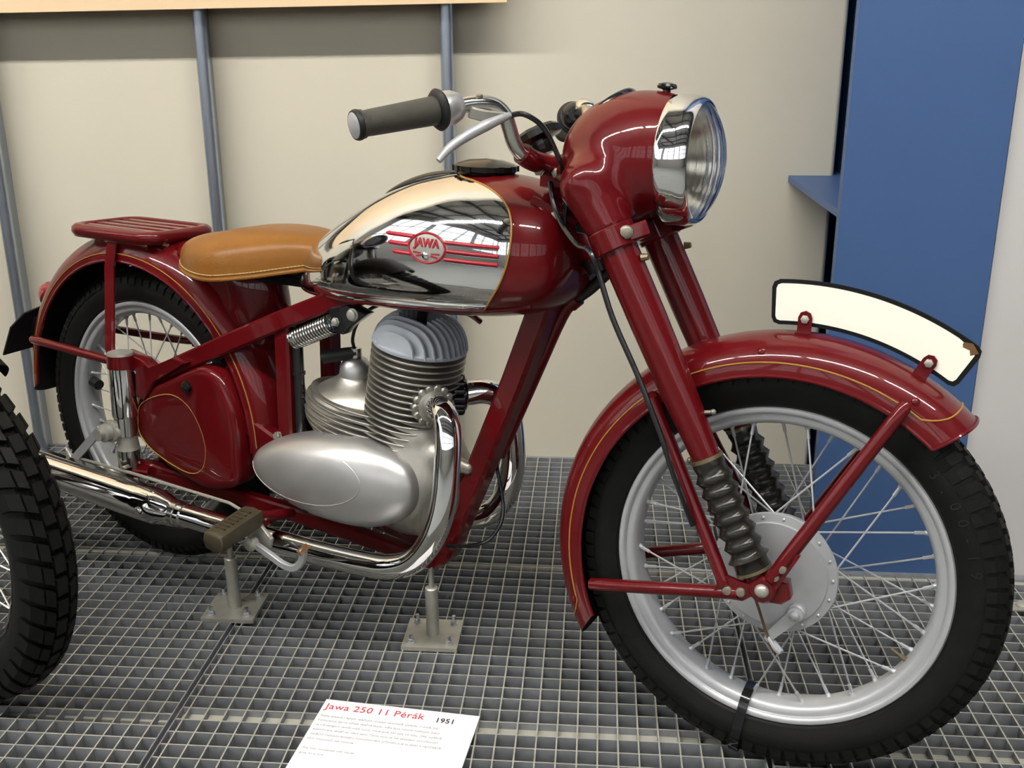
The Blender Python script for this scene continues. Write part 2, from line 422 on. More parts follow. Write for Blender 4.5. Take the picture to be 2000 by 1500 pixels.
# ================================================================== the motorcycle
BIKE = empty('motorcycle')
tag(BIKE, 'dark red vintage motorcycle with chrome tank panels and tan saddle on props', 'motorcycle')
_B = np.array([[0.893781, 0.448114, 0.018704], [-0.448504, 0.893003, 0.037274], [0.0, -0.041704, 0.99913]])
_o = V3(-0.943141, 2.069428, 0.3200) - _B @ V3(0, 0, 0.325)
BIKE.matrix_world = Matrix(((*_B[0], _o[0]), (*_B[1], _o[1]), (*_B[2], _o[2]), (0, 0, 0, 1)))
W0 = V3(1.3787, 0, 0.3305)                      # front axle, steering straight
AP = V3(1.3297, 0, 0.3055)
_ax = Vector((-math.sin(math.radians(27)), 0, math.cos(math.radians(27))))
STEER = Matrix.Translation(Vector(AP)) @ Matrix.Rotation(math.radians(5.0), 4, _ax) @ Matrix.Translation(-Vector(AP))
RW = V3(0, 0, 0.325)

def wheel(name, C, mx, near_flange, far_flange, lettering=False):
    """rim with tyre, spokes and nipples; flanges are (radius, y)"""
    rim = MB(); p = []
    for s in (-1, 1):
        q = [(0.2425, 0.0205), (0.2490, 0.0222), (0.2525, 0.0250), (0.2528, 0.0285), (0.2505, 0.0314), (0.2462, 0.0320), (0.2425, 0.0302), (0.2412, 0.0272), (0.2400, 0.0258), (0.2375, 0.0256), (0.2325, 0.0250), (0.2280, 0.0225), (0.2250, 0.0160), (0.2238, 0.0060)]
        p.append([(r, s * y) for r, y in q])
    prof = p[0] + p[1][::-1] + [(0.2350, 0.010), (0.2350, -0.010)]
    rim.lathe(prof, C, (0, 1, 0), 144, closed=True)
    rim = rim.build(name, ALU_PAINT, BIKE, mx, smooth=42)
    ty = MB()
    tp = [(0.2455, 0.0215), (0.2530, 0.0290), (0.2560, 0.0335), (0.2620, 0.0355), (0.2720, 0.0400), (0.2840, 0.0415), (0.2950, 0.0400), (0.3020, 0.0370), (0.3080, 0.0345), (0.3140, 0.0270), (0.3185, 0.0140), (0.3195, 0.0)]
    ty.lathe([(r, -y) for r, y in tp] + tp[::-1][1:] + [(0.2420, 0.0)], C, (0, 1, 0), 144, closed=True)
    N = 84
    dr = lambda y: 0.0 if abs(y) < 0.008 else ((abs(y) - 0.008) / 0.03) ** 2 * 0.0165
    for i in range(N):
        h = 2 * math.pi / N; a = i * h
        for y0, y1, off, k in ((-0.0425, -0.0245, 0.0, 0.80), (-0.0215, -0.0085, 0.5, 0.72), (-0.0055, 0.0055, 0.0, 0.8), (0.0085, 0.0215, 0.5, 0.72), (0.0245, 0.0425, 0.0, 0.80)):
            P = []
            for r, kk in ((0.3125, 1.0), (0.3245, 0.84)):
                for yy in (y0, y1):
                    yc = (y0 + y1) / 2 + (yy - (y0 + y1) / 2) * kk; rr = r - dr(yc)
                    for sa in (-1, 1):
                        an = a + off * h + sa * h * k / 2 * kk + 2.2 * abs(yc) * (0.35 if abs(y0 + y1) > 0.02 else 0)
                        P.append((C[0] + rr * math.cos(an), yc, C[2] + rr * math.sin(an)))
            ty.add(P, [(0, 1, 3, 2), (4, 6, 7, 5), (0, 4, 5, 1), (2, 3, 7, 6), (0, 2, 6, 4), (1, 5, 7, 3)])
    ty.build('tyre', RUBBER_TREAD, rim, smooth=35)
    for i in range(36):
        a = 2 * math.pi * (i + 0.5) / 36; near = i % 2 == 0
        fr, fy = near_flange if near else far_flange
        kick = 0.95 if (i // 2) % 2 else -0.95
        if fr > 0.07: kick *= 0.62
        b = a + kick
        P0 = V3(C[0] + fr * math.cos(b), fy, C[2] + fr * math.sin(b))
        P1 = V3(C[0] + 0.2265 * math.cos(a), (-0.006 if near else 0.006), C[2] + 0.2265 * math.sin(a))
        d = unit(P1 - P0); L = np.linalg.norm(P1 - P0)
        m = MB(); m.tube([P0, P0 + d * (L - 0.020)], 0.0015, n=6)
        m.tube([P0 + d * (L - 0.021), P0 + d * (L - 0.004)], 0.0028, n=6)
        m.tube([P0 + d * (L - 0.007), P0 + d * (L + 0.002)], [0.0035, 0.0062], n=8)
        m.build('spoke', ALU_PAINT, rim, smooth=50)
    return rim

fwh = wheel('front_wheel', W0, STEER, (0.0870, -0.041), (0.042, 0.040))
C = W0
hub = MB()
hub.lathe([(0.0, -0.050), (0.0800, -0.050), (0.0812, -0.0462), (0.0935, -0.0450), (0.0947, -0.0420), (0.0940, -0.0380), (0.0830, -0.036), (0.0830, -0.006), (0.060, 0.004), (0.034, 0.012), (0.030, 0.034), (0.046, 0.037), (0.047, 0.043), (0.028, 0.045), (0.020, 0.062), (0.0, 0.062)], C, (0, 1, 0), 72)
hub = hub.build('hub', ALU_PAINT, fwh, smooth=28)
for i in range(18):
    a = 2 * math.pi * (i + 0.25) / 18
    MB().ball((C[0] + 0.0875 * math.cos(a), -0.0458, C[2] + 0.0875 * math.sin(a)), (0.003, 0.0022, 0.003), 8, 5).build('spoke_head', ALU_PAINT, fwh)
ar = MB()      # front brake arm and its return hook
ar.lathe([(0.0135, -0.050), (0.0135, -0.058), (0.011, -0.060), (0.0115, -0.066), (0.007, -0.067), (0.0065, -0.071), (0.003, -0.073)], (1.4205, 0, 0.2815), (0, 1, 0), 20)
ar.prism([(1.4165, 0.2915), (1.4300, 0.2765), (1.3925, 0.2335), (1.3870, 0.2265), (1.3785, 0.2320), (1.3810, 0.2425)], lambda u, v, w: V3(u, w, v), -0.0645, -0.0605)
ar.bar([(1.3855, -0.0625, 0.236), (1.398, -0.068, 0.2225), (1.4045, -0.066, 0.217)], 0.010, 0.005)
ar.bar([(1.3920, -0.060, 0.229), (1.4085, -0.073, 0.2215)], 0.005, 0.007)
ar.build('brake_arm', ALU_PAINT, fwh)
MB().tube([(1.3560, -0.075, 0.312), (1.3690, -0.070, 0.278), (1.3805, -0.066, 0.246), (1.3960, -0.066, 0.214)], 0.0022, n=8, sub=5).build('brake_cable_end', RUST, fwh)
vs = MB(); vs.tube([(1.588, -0.004, 0.2170), (1.566, -0.004, 0.2285)], 0.0042, n=8); vs.tube([(1.566, -0.004, 0.2285), (1.553, -0.004, 0.2355)], 0.0028, n=8); vs.build('tyre_valve', BRASS, fwh)
# black strap round tyre and rim
st = MB(); a = math.radians(263.5); e = V3(math.cos(a), 0, math.sin(a)); tg = V3(-math.sin(a), 0, math.cos(a))
loop = [(0.218, 0.0), (0.224, -0.024), (0.238, -0.034), (0.258, -0.039), (0.284, -0.0445), (0.306, -0.041), (0.322, -0.028), (0.3275, 0.0), (0.322, 0.028), (0.306, 0.041), (0.284, 0.0445), (0.258, 0.039), (0.238, 0.034), (0.224, 0.024)]
R = []
for k, (r, y) in enumerate(spline(np.array(loop), 3, True)):
    p0 = C + e * r + V3(0, y, 0); nrm = unit(V3(0, y, 0) + e * (r - 0.272)); R.append([p0 - tg * 0.0075, p0 + tg * 0.0075, p0 + tg * 0.0075 + nrm * 0.0018, p0 - tg * 0.0075 + nrm * 0.0018])
st.rings(R, closed_v=True); st.build('tyre_strap', BLACK, fwh)
# moulded sidewall figures
for k, ch in enumerate('3.00-19'):
    a = math.radians(43.5 - 5.2 * k)
    me = text_mesh(ch, 0.022, 0.0006, align='CENTER')
    o = link('sidewall_figure', me, RUBBER_MARK, fwh, smooth=0)
    X = V3(math.sin(a), 0, -math.cos(a)); Y = V3(math.cos(a), 0, math.sin(a)); Z = V3(0, -1, 0)
    P = C + Y * 0.272 + V3(0, -0.0412, 0)
    o.matrix_local = Matrix(((X[0], Y[0], Z[0], P[0]), (X[1], Y[1], Z[1], P[1]), (X[2], Y[2], Z[2], P[2]), (0, 0, 0, 1)))

# ---------------------------------------------------------------- mudguards: swept arch shells
def arch_pt(C, prof, s, th, off=0.0):
    """point on the shell: s in [-1, 1] across, th angle along; prof(th) -> (crown r, edge r, half width)"""
    rc, re, hw = prof(th); a = s * math.pi / 2
    y = hw * math.copysign(abs(math.sin(a)) ** 0.86, s); r = re + (rc - re) * (abs(math.cos(a)) ** 0.92)
    er = V3(math.cos(th), 0, math.sin(th))
    n = unit(er * (math.cos(a) + 0.05) + V3(0, math.sin(a), 0))
    return np.asarray(C) + er * r + V3(0, y, 0) + n * off
def arch(C, prof, th0, th1, nth=64, ns=22, t=0.0022, trim0=None, trim1=None):
    m = MB(); ss = np.linspace(-1, 1, ns); R = []
    for i in range(nth + 1):
        k = i / nth; ring = []
        for s in ss:
            a0 = th0 + (trim0(s) if trim0 else 0); a1 = th1 + (trim1(s) if trim1 else 0)
            ring.append((s, a0 + (a1 - a0) * k))
        R.append([arch_pt(C, prof, s, th) for s, th in ring] + [arch_pt(C, prof, s, th, -t) for s, th in ring[::-1]])
    m.rings(R); return m
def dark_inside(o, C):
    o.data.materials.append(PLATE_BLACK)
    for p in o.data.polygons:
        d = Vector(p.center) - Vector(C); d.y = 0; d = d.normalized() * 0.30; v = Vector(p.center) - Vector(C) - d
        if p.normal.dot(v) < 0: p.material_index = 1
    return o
def arch_edge(C, prof, s, th0, th1, r=0.0032, n=60, off=0.0):
    return MB().tube([arch_pt(C, prof, s, th0 + (th1 - th0) * i / n, off) for i in range(n + 1)], r, n=8)
D = math.radians
fprof = lambda th: (0.361, 0.3060, 0.066)
ftrim0 = lambda s: D(2.5) * s * s
ftrim1 = lambda s: -D(6.0) * s * s
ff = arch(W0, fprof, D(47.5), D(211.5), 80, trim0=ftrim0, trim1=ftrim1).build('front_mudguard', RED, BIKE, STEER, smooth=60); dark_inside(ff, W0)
for s in (-1, 1): arch_edge(W0, fprof, s, D(50.0), D(205.5), 0.0034).build('rolled_edge', RED, ff)
MB().tube([arch_pt(W0, fprof, s, D(47.5) + ftrim0(s)) for s in np.linspace(-1, 1, 24)], 0.003, n=8).build('rolled_edge', RED, ff)
S0 = 0.80
lp = [arch_pt(W0, fprof, -S0, D(a), 0.0006) for a in np.linspace(200, 57, 90)]
lp += [arch_pt(W0, fprof, s, D(52.0) + D(5.0) * (abs(s) / S0) ** 4, 0.0006) for s in np.linspace(-S0, S0, 30)[1:-1]]
lp += [arch_pt(W0, fprof, S0, D(a), 0.0006) for a in np.linspace(57, 200, 90)]
lp += [arch_pt(W0, fprof, s, D(206.0) - D(6.0) * (abs(s) / S0) ** 4, 0.0006) for s in np.linspace(S0, -S0, 30)[1:-1]]
MB().tube(lp, 0.0013, n=6, closed=True).build('gold_pinstripe', GOLD, ff)
for a, s in ((60.5, -0.62), (60.5, 0.62), (200, -0.7), (98, -0.60), (120, -0.85), (98, 0.6)):
    p = arch_pt(W0, fprof, s, D(a), 0.0); n = unit(p - (W0 + V3(math.cos(D(a)), 0, math.sin(D(a))) * 0.31))
    MB().lathe([(0.006, 0), (0.0055, 0.002), (0.003, 0.0035), (0.0005, 0.004)], p, n, 14).build('rivet', RED, ff)
# stays: a V on each side, bolted by flat plates at the axle
for s in (-1, 1):
    Y = lambda v: s * v
    m = MB(); m.tube([(1.104, Y(0.066), 0.2555), (1.115, Y(0.072), 0.2590), (1.315, Y(0.105), 0.3095), (1.345, Y(0.110), 0.3165)], [0.0085, 0.0102, 0.0102, 0.009], n=14, sub=4); m.build('mudguard_stay', RED, ff)
    m = MB(); m.tube([(1.180, Y(0.068), 0.5750), (1.190, Y(0.075), 0.5600), (1.306, Y(0.105), 0.3560), (1.322, Y(0.110), 0.3230)], [0.0085, 0.0102, 0.0102, 0.010], n=14, sub=4); m.build('mudguard_stay', RED, ff)
    m = MB(); m.tube([(1.532, Y(0.066), 0.6160), (1.522, Y(0.074), 0.5980), (1.420, Y(0.104), 0.4080), (1.388, Y(0.111), 0.3480)], [0.0085, 0.0102, 0.0108, 0.0095], n=14, sub=4); m.build('mudguard_stay', RED, ff)
    m = MB(); pr = lambda poly: m.prism(poly, lambda u, v, w: V3(u, s * w, v), 0.1045, 0.1135, 0.001)
    pr([(1.306, 0.303), (1.352, 0.3065), (1.366, 0.318), (1.362, 0.336), (1.342, 0.336), (1.316, 0.342)])
    pr([(1.3755, 0.3380), (1.3960, 0.3300), (1.4260, 0.3920), (1.4120, 0.4080)])
    m.build('stay_plate', RED, ff)
    for x, z in ((1.3285, 0.3185), (1.3485, 0.3205), (1.3945, 0.3555), (1.4035, 0.3700)):
        MB().lathe([(0.0073, 0), (0.0073, 0.003), (0.006, 0.0048), (0.002, 0.0056)], (x, s * 0.1135, z), (0, s, 0), 16).build('stay_bolt', BOLT, ff)

# ---------------------------------------------------------------- number plate along the front mudguard
pl_out = []
for a in np.linspace(97.0, 56.5, 30): pl_out.append((0.4365, a))
pl_in = [(0.3705, a) for a in np.linspace(55.6, 97.5, 30)]
def plate(name, grow, m, y0, y1, parent, mx=None):
    A = [(r + (grow if r > 0.4 else -grow), a) for r, a in pl_out + pl_in]
    c = np.array([[W0[0] + r * math.cos(D(a)), W0[2] + r * math.sin(D(a))] for r, a in A])
    # round the four corners
    ctr = c.mean(0); out = []
    for i, p in enumerate(c):
        k = i % 30
        if k in (0, 29):
            q = c[i - 1] if k == 29 else c[(i + 1) % 60]; o2 = c[(i + 1) % 60] if k == 29 else c[i - 1]
            a_, b_ = p + unit(q - p) * 0.011, p + unit(o2 - p) * 0.011
            seq = [a_, (a_ + b_ + 1.5 * p) / 3.5, b_]; seq = seq if k == 29 else seq[::-1]
            out += [x + unit(x - ctr) * 0 for x in seq]
        else: out.append(p)
    out = np.array(out)
    if grow < 0 or grow > 0: pass
    return MB().prism(out, lambda u, v, w: V3(u, w, v), y0, y1).build(name, m, parent, mx, smooth=30)
np_ = plate('number_plate', 0.0, PLATE_BLACK, -0.0022, 0.0022, BIKE, STEER)
def inset(poly, d):
    poly = np.asarray(poly); out = []
    for i in range(len(poly)):
        a, b, c = poly[i - 1], poly[i], poly[(i + 1) % len(poly)]
        t = unit(c - a); n = V3(-t[1], t[0], 0)[:2]; out.append(b + n * d)
    return np.array(out)
A = [(r + (-0.0058 if r > 0.4 else 0.0058), a) for r, a in [(0.4365, a) for a in np.linspace(96.15, 57.35, 30)] + [(0.3705, a) for a in np.linspace(56.7, 96.6, 30)]]
cc = np.array([[W0[0] + r * math.cos(D(a)), W0[2] + r * math.sin(D(a))] for r, a in A]); cr = []
for i, p in enumerate(cc):
    k = i % 30
    if k in (0, 29):
        q, o2 = (cc[i - 1], cc[(i + 1) % 60]) if k == 29 else (cc[i - 1], cc[(i + 1) % 60])
        a_, b_ = p + unit(q - p) * 0.007, p + unit(o2 - p) * 0.007
        cr += [a_, (a_ + b_ + 1.5 * p) / 3.5, b_]
    else: cr.append(p)
# chipped enamel at the front upper corner
def chip(p):
    q = np.array([W0[0] + 0.431 * math.cos(D(58.6)), W0[2] + 0.431 * math.sin(D(58.6))]); d = np.linalg.norm(p - q)
    if d < 0.013:
        ctr = np.array([W0[0] + 0.40 * math.cos(D(70)), W0[2] + 0.40 * math.sin(D(70))]); return p + unit(ctr - p) * (0.013 - d) * (0.6 + 0.4 * math.sin(d * 2500))
    return p
cr = np.array([chip(p) for p in cr])
for s in (-1, 1):
    MB().prism(cr, lambda u, v, w: V3(u, w, v), s * 0.0021, s * 0.0029).build('plate_face', CREAM, np_, smooth=0)
    q = lambda r, a: V3(W0[0] + r * math.cos(D(a)), s * 0.0, W0[2] + r * math.sin(D(a)))
MB().prism([(W0[0] + r * math.cos(D(a)), W0[2] + r * math.sin(D(a))) for r, a in ((0.4352, 58.9), (0.4300, 60.3), (0.4235, 59.9), (0.4255, 58.6), (0.4200, 57.9), (0.4290, 57.0))], lambda u, v, w: V3(u, w, v), -0.0031, -0.0021).build('rust_chip', RUST, np_, smooth=0)
for a in (90.0, 63.0):
    er = V3(math.cos(D(a)), 0, math.sin(D(a))); tg = V3(-math.sin(D(a)), 0, math.cos(D(a)))
    m = MB(); base = W0 + er * 0.3570
    m.prism([(-0.010, 0.0), (0.010, 0.0), (0.010, 0.026), (0.0071, 0.0331), (0.0, 0.036), (-0.0071, 0.0331), (-0.010, 0.026)], lambda u, v, w: base + tg * u + er * v + V3(0, w, 0), -0.0065, -0.0035)
    m.box(base + er * 0.004 + V3(0, -0.010, 0), (0.020, 0.022, 0.004), np.array([tg, V3(0, 1, 0), er]).T)
    m.build('plate_bracket', RED, np_)
    MB().lathe([(0.0062, 0), (0.0062, 0.003), (0.003, 0.0045)], base + er * 0.024 + V3(0, -0.0065, 0), (0, -1, 0), 6).build('plate_bolt', STEEL, np_)

# ---------------------------------------------------------------- telescopic fork
FD = unit(V3(1.363 - 1.117, 0, 0.346 - 0.803))       # down the leg
def fp(z, y=0.0): return V3(1.117 + (0.803 - z) * (0.246 / 0.457), y, z)
for s in (-1, 1):
    y = s * 0.095; m = MB()
    m.tube([fp(0.835, y), fp(0.800, y), fp(0.700, y), fp(0.600, y), fp(0.520, y), fp(0.492, y)], [0.0288, 0.0288, 0.0284, 0.0262, 0.0215, 0.0200], n=28)
    leg = m.build('fork_leg', RED, BIKE, STEER)
    N = 7; L0, L1 = 0.500, 0.356; g = [fp(0.508, y), fp(L0, y), fp(L0 - 0.004, y)]; rr = [0.0235, 0.0245, 0.0235]
    for k in range(N):
        z = L0 - 0.010 - (L0 - L1 - 0.014) * k / N; dz = (L0 - L1 - 0.014) / N; R0 = 0.0262 if k < N - 1 else 0.0285
        for f, q in ((0.0, 0.0225), (0.25, 0.0255), (0.5, R0 + 0.0028), (0.75, 0.0255)): g.append(fp(z - dz * f, y)); rr.append(q)
    g += [fp(L1 - 0.002, y), fp(L1 - 0.008, y)]; rr += [0.0262, 0.0250]
    m = MB(); m.tube(g, rr, n=26); m.build('fork_gaiter', GAITER, leg, smooth=70)
    m = MB(); m.tube([fp(0.5095, y), fp(0.5045, y)], 0.0249, n=26); m.build('gaiter_clip', BRASS, leg)
    m = MB(); m.tube([fp(0.3535, y), fp(0.3495, y)], 0.0272, n=26); m.build('gaiter_clip', BRASS, leg)
    MB().ball(fp(0.500, y) + V3(-0.028, s * 0.002, 0), 0.0048, 10, 6).build('clip_screw', BRASS, leg)
    m = MB()          # axle lug
    m.tube([fp(0.352, y), fp(0.335, y)], [0.021, 0.019], n=20)
    m.lathe([(0.0205, s * 0.078), (0.0205, s * 0.112), (0.017, s * 0.116)], (1.3787, 0, 0.3305), (0, 1, 0), 24)
    m.prism([(1.375, 0.345), (1.412, 0.346), (1.418, 0.322), (1.406, 0.311), (1.380, 0.309)], lambda u, v, w: V3(u, s * w, v), 0.082, 0.106, 0.002)
    m.build('axle_lug', RED, leg)
    m = MB(); m.lathe([(0.0105, 0.112), (0.0105, 0.1175), (0.0085, 0.1215), (0.004, 0.1235)], (1.3787, 0, 0.3305), (0, s, 0), 20); m.build('axle_end', STEEL, leg)
    m = MB(); b = fp(0.565, y) + V3(0.0225, 0, 0.010); m.tube([b, b + V3(0.012, s * 0.002, 0.003)], 0.003, n=8); m.ball(b + V3(0.013, s * 0.002, 0.003), 0.0045, 10, 6); m.build('grease_nipple', BOLT, leg)
# lower yoke
yk = MB()
up = -FD
for s in (-1, 1):
    c = fp(0.812, s * 0.095); yk.tube([c - up * 0.017, c - up * 0.015, c + up * 0.015, c + up * 0.017], [0.0335, 0.0352, 0.0352, 0.0335], n=28)
    yk.bar([c + V3(0.022, s * 0.006, 0.008), c + V3(0.050, -s * 0.004, 0.020)], 0.026, 0.024, side=(0, 1, 0))
yk.bar([fp(0.812, -0.085) + V3(-0.012, 0, -0.004), fp(0.812, 0.085) + V3(-0.012, 0, -0.004)], 0.046, 0.030, side=(1, 0, 0.5))
yk.tube([V3(1.056, 0, 0.792), V3(1.066, 0, 0.772)], 0.034, n=24)
yk = yk.build('lower_yoke', RED, BIKE, STEER)
for s in (-1, 1):
    c = fp(0.814, s * 0.095) + V3(0.027, s * 0.022, 0.012)
    MB().hexbolt(c, (0.25, s * 1.0, 0.1), 0.0078, 0.006, 0).build('pinch_bolt', BOLT, yk)
    m = MB(); c = fp(0.782, s * 0.095) + V3(0.030, s * 0.006, 0.008); m.tube([c, c + V3(0.010, 0, 0.002)], [0.006, 0.0045], n=8); m.build('grease_nipple', BRASS, yk)
m = MB(); m.tube([V3(1.052, 0.0, 0.772), V3(1.062, 0, 0.752)], [0.031, 0.026], n=12); m.build('lock_ring', BLACK, yk)

# ---------------------------------------------------------------- headlamp nacelle
HC = V3(1.12, 0, 0.926)
def nac(P):
    Q = P.copy(); Q[:, 1] = np.abs(Q[:, 1])
    d = sd_ell(Q, HC, (0.132, 0.0990, 0.0990))
    leg = sd_cone(Q, (1.1075, 0.094, 0.822), (1.0655, 0.090, 0.886), 0.0335, 0.0410)
    leg2 = sd_cone(Q, (1.0655, 0.090, 0.886), (1.055, 0.080, 0.896), 0.0380, 0.031)
    mid = sd_box(Q, (1.066, 0.0, 0.875), (0.058, 0.17, 0.085), 0.026)
    d = smin(d, smin(leg, leg2, 0.012), 0.026); d = smin(d, mid, 0.02)
    d = np.maximum(d, Q[:, 0] - 1.166)
    n = np.array([-FD[0], 0, -FD[2]]); d = np.maximum(d, -((Q - fp(0.826)) @ n))
    return d
nm = sdf_mesh(nac, (0.975, -0.150, 0.77), (1.175, 0.150, 1.04), 0.0042)
nac_o = nm.build('headlamp_nacelle', RED, BIKE, STEER, smooth=48)
m = MB(); m.lathe([(0.0925, 1.160), (0.0958, 1.164), (0.0958, 1.172), (0.0950, 1.190), (0.0925, 1.203), (0.0885, 1.2085), (0.0862, 1.2095), (0.0845, 1.207), (0.0875, 1.195), (0.0890, 1.165)], (0, 0, HC[2]), (1, 0, 0), 72, closed=True)
hr = m.build('headlamp_rim', CHROME, nac_o, smooth=50)
# ribbed lens: front surface bulged, vertical flutes
ny, nz = 60, 40; Rl = 0.0862; gv = []; rows = 30; cols = 96
def lens(rho, th, back=0.0):
    y, z = rho * math.cos(th), rho * math.sin(th); x = 1.2065 + 0.030 * (1 - (rho / Rl) ** 2) ** 0.85 if rho < Rl else 1.2065
    rib = 0.0008 * math.cos(math.hypot(y * 0.85 - 0.0, z * 0.12) * 2 * math.pi / 0.0125) * max(0, 1 - (rho / Rl) ** 6)
    return V3(x + (0 if back else rib) - back, y, HC[2] + z)
m = MB(); R = [[lens(Rl * (1 - i / rows * 0.985), 2 * math.pi * j / cols) for j in range(cols)] for i in range(rows + 1)]
R2 = [[lens(Rl * (1 - i / rows * 0.985), 2 * math.pi * j / cols, 0.0022) for j in range(cols)] for i in range(rows + 1)]
m.rings(R[::-1] + R2, cap0=False, cap1=False); m.f.append(tuple(range(cols))); n_ = len(m.v); m.f.append(tuple(range(n_ - cols, n_)))
m.build('headlamp_lens', GLASS, nac_o, smooth=60)
m = MB(); m.lathe([(0.0850, 1.2055), (0.070, 1.180), (0.052, 1.160), (0.030, 1.146), (0.010, 1.142), (0.0, 1.142)], (0, 0, HC[2]), (1, 0, 0), 48); 
m.f = m.f[:-2] + [m.f[-1]]
m.build('headlamp_reflector', REFLECTOR, nac_o, smooth=80)
m = MB(); m.ball((1.166, 0, HC[2]), (0.011, 0.009, 0.009), 12, 8); m.build('headlamp_bulb', GLASS, nac_o)
m = MB(); m.lathe([(0.006, 0), (0.006, 0.006), (0.014, 0.008), (0.015, 0.011), (0.013, 0.0145), (0.006, 0.0165), (0.0, 0.017)], (1.1440, 0, 1.0200), (0.03, 0, 1), 20); m.build('rim_screw', BAKELITE, nac_o)
# speedometer set in the rear slope, switch plate and knob
sn = unit(V3(-0.62, 0, 0.80)); sc = V3(1.058, 0.0, 0.9990)
m = MB(); m.lathe([(0.044, -0.020), (0.044, 0.001), (0.041, 0.005), (0.037, 0.005)], sc, sn, 40); m.build('speedometer_bezel', BLACK, nac_o)
m = MB(); m.lathe([(0.0372, -0.004), (0.0372, 0.0025), (0.0, 0.0035)], sc, sn, 40); m.build('speedometer_glass', BAKELITE, nac_o)
m = MB(); m.prism([(-0.024, -0.030), (0.024, -0.030), (0.029, 0.006), (0.018, 0.022), (-0.018, 0.022), (-0.029, 0.006)], lambda u, v, w: V3(1.0085, 0, 0.955) + V3(0, 1, 0) * u + unit(V3(0.45, 0, 0.89)) * v + unit(V3(-0.89, 0, 0.45)) * w, -0.01, 0.006, 0.002); m.build('switch_plate', STEEL, nac_o)

# ---------------------------------------------------------------- handlebar
HB = [(0.894, -0.235, 0.984), (0.908, -0.217, 0.988), (0.930, -0.195, 0.995), (0.9476, -0.172, 0.994), (0.9570, -0.155, 0.981), (0.9600, -0.145, 0.964), (0.9625, -0.136, 0.946), (0.9680, -0.124, 0.930), (0.976, -0.105, 0.919)]
mid = [(0.989, -0.060, 0.9095), (0.998, 0.0, 0.905), (0.989, 0.060, 0.9095)]
full = [V3(*p) for p in HB] + [V3(*p) for p in mid] + [V3(p[0], -p[1], p[2]) for p in HB[::-1]]
hb = MB().tube(full, 0.0112, n=16, sub=5).build('handlebar', CHROME_OLD, BIKE, STEER)
for s in (-1, 1):
    E0 = V3(0.830, s * 0.345, 0.959); E1 = V3(0.894, s * 0.235, 0.984); d = unit(E1 - E0); L = np.linalg.norm(E1 - E0)
    m = MB(); m.lathe([(0.0165, 0.007), (0.0195, 0.009), (0.0195, 0.013), (0.0172, 0.016), (0.0178, 0.024), (0.0190, L * 0.6), (0.0200, L - 0.010), (0.0195, L - 0.005), (0.0150, L)], E0, d, 32); gr = m.build('grip', GRIP, hb, smooth=45)
    m = MB(); m.lathe([(0.0195, L - 0.006), (0.0262, L - 0.003), (0.0292, L + 0.0005), (0.0275, L + 0.0045), (0.0150, L + 0.006)], E0, d, 32); m.build('grip_flange', RUBBER, hb, smooth=45)
    m = MB(); m.lathe([(0.0155, 0.000), (0.0195, 0.001), (0.0208, 0.004), (0.0205, 0.008), (0.016, 0.010)], E0, d, 32); m.build('grip_end_ring', RUBBER, hb)
    m = MB(); m.lathe([(0.0, -0.003), (0.010, -0.0025), (0.0175, 0.0005), (0.0175, 0.003)], E0, d, 28); m.build('grip_end_cap', ALU_PAINT, hb)
    m = MB(); m.lathe([(0.0235, L + 0.004), (0.0245, L + 0.010), (0.0235, L + 0.022), (0.0190, L + 0.033), (0.0130, L + 0.039)], E0, d, 28); m.build('twistgrip_collar', ALU_SMOOTH if s < 0 else BAKELITE, hb)
    if s < 0:
        m = MB(); m.bar([(0.931, -0.210, 0.983), (0.945, -0.195, 0.979), (0.959, -0.170, 0.977)], 0.012, 0.016, sub=3); m.build('lever_bracket', STEEL, hb)
        m = MB(); m.tube([(0.967, -0.158, 0.981), (0.961, -0.172, 0.9765), (0.949, -0.195, 0.966), (0.933, -0.220, 0.951), (0.920, -0.242, 0.935), (0.910, -0.258, 0.916)], [0.0045, 0.0070, 0.0085, 0.0078, 0.0066, 0.0045], n=12, sub=5); m.build('brake_lever', ALU_PAINT, hb)
        m = MB(); m.lathe([(0.005, 0), (0.005, 0.004), (0.002, 0.005)], (0.938, -0.196, 1.003), (0, -0.3, 1), 12); m.build('lever_screw', BOLT, hb)
    else:
        m = MB(); R = [(0.0, 0.004), (0.2, 0.012), (0.45, 0.0165), (0.7, 0.014), (0.9, 0.009), (1.0, 0.003)]; a_, b_ = V3(0.905, 0.222, 1.000), V3(0.950, 0.190, 1.003)
        m.tube([a_ + (b_ - a_) * k for k, r in R], [r for k, r in R], n=18); m.build('lever_pivot', CHROME, hb)
        m = MB(); m.tube([(0.90, 0.226, 0.999), (0.893, 0.232, 1.001)], 0.006, n=10); m.build('pivot_screw', BAKELITE, hb)
        m = MB(); m.tube([(0.961, 0.170, 0.980), (0.949, 0.195, 0.970), (0.931, 0.225, 0.952), (0.910, 0.256, 0.918)], [0.004, 0.006, 0.0055, 0.004], n=10, sub=5); m.build('clutch_lever', ALU_PAINT, hb)
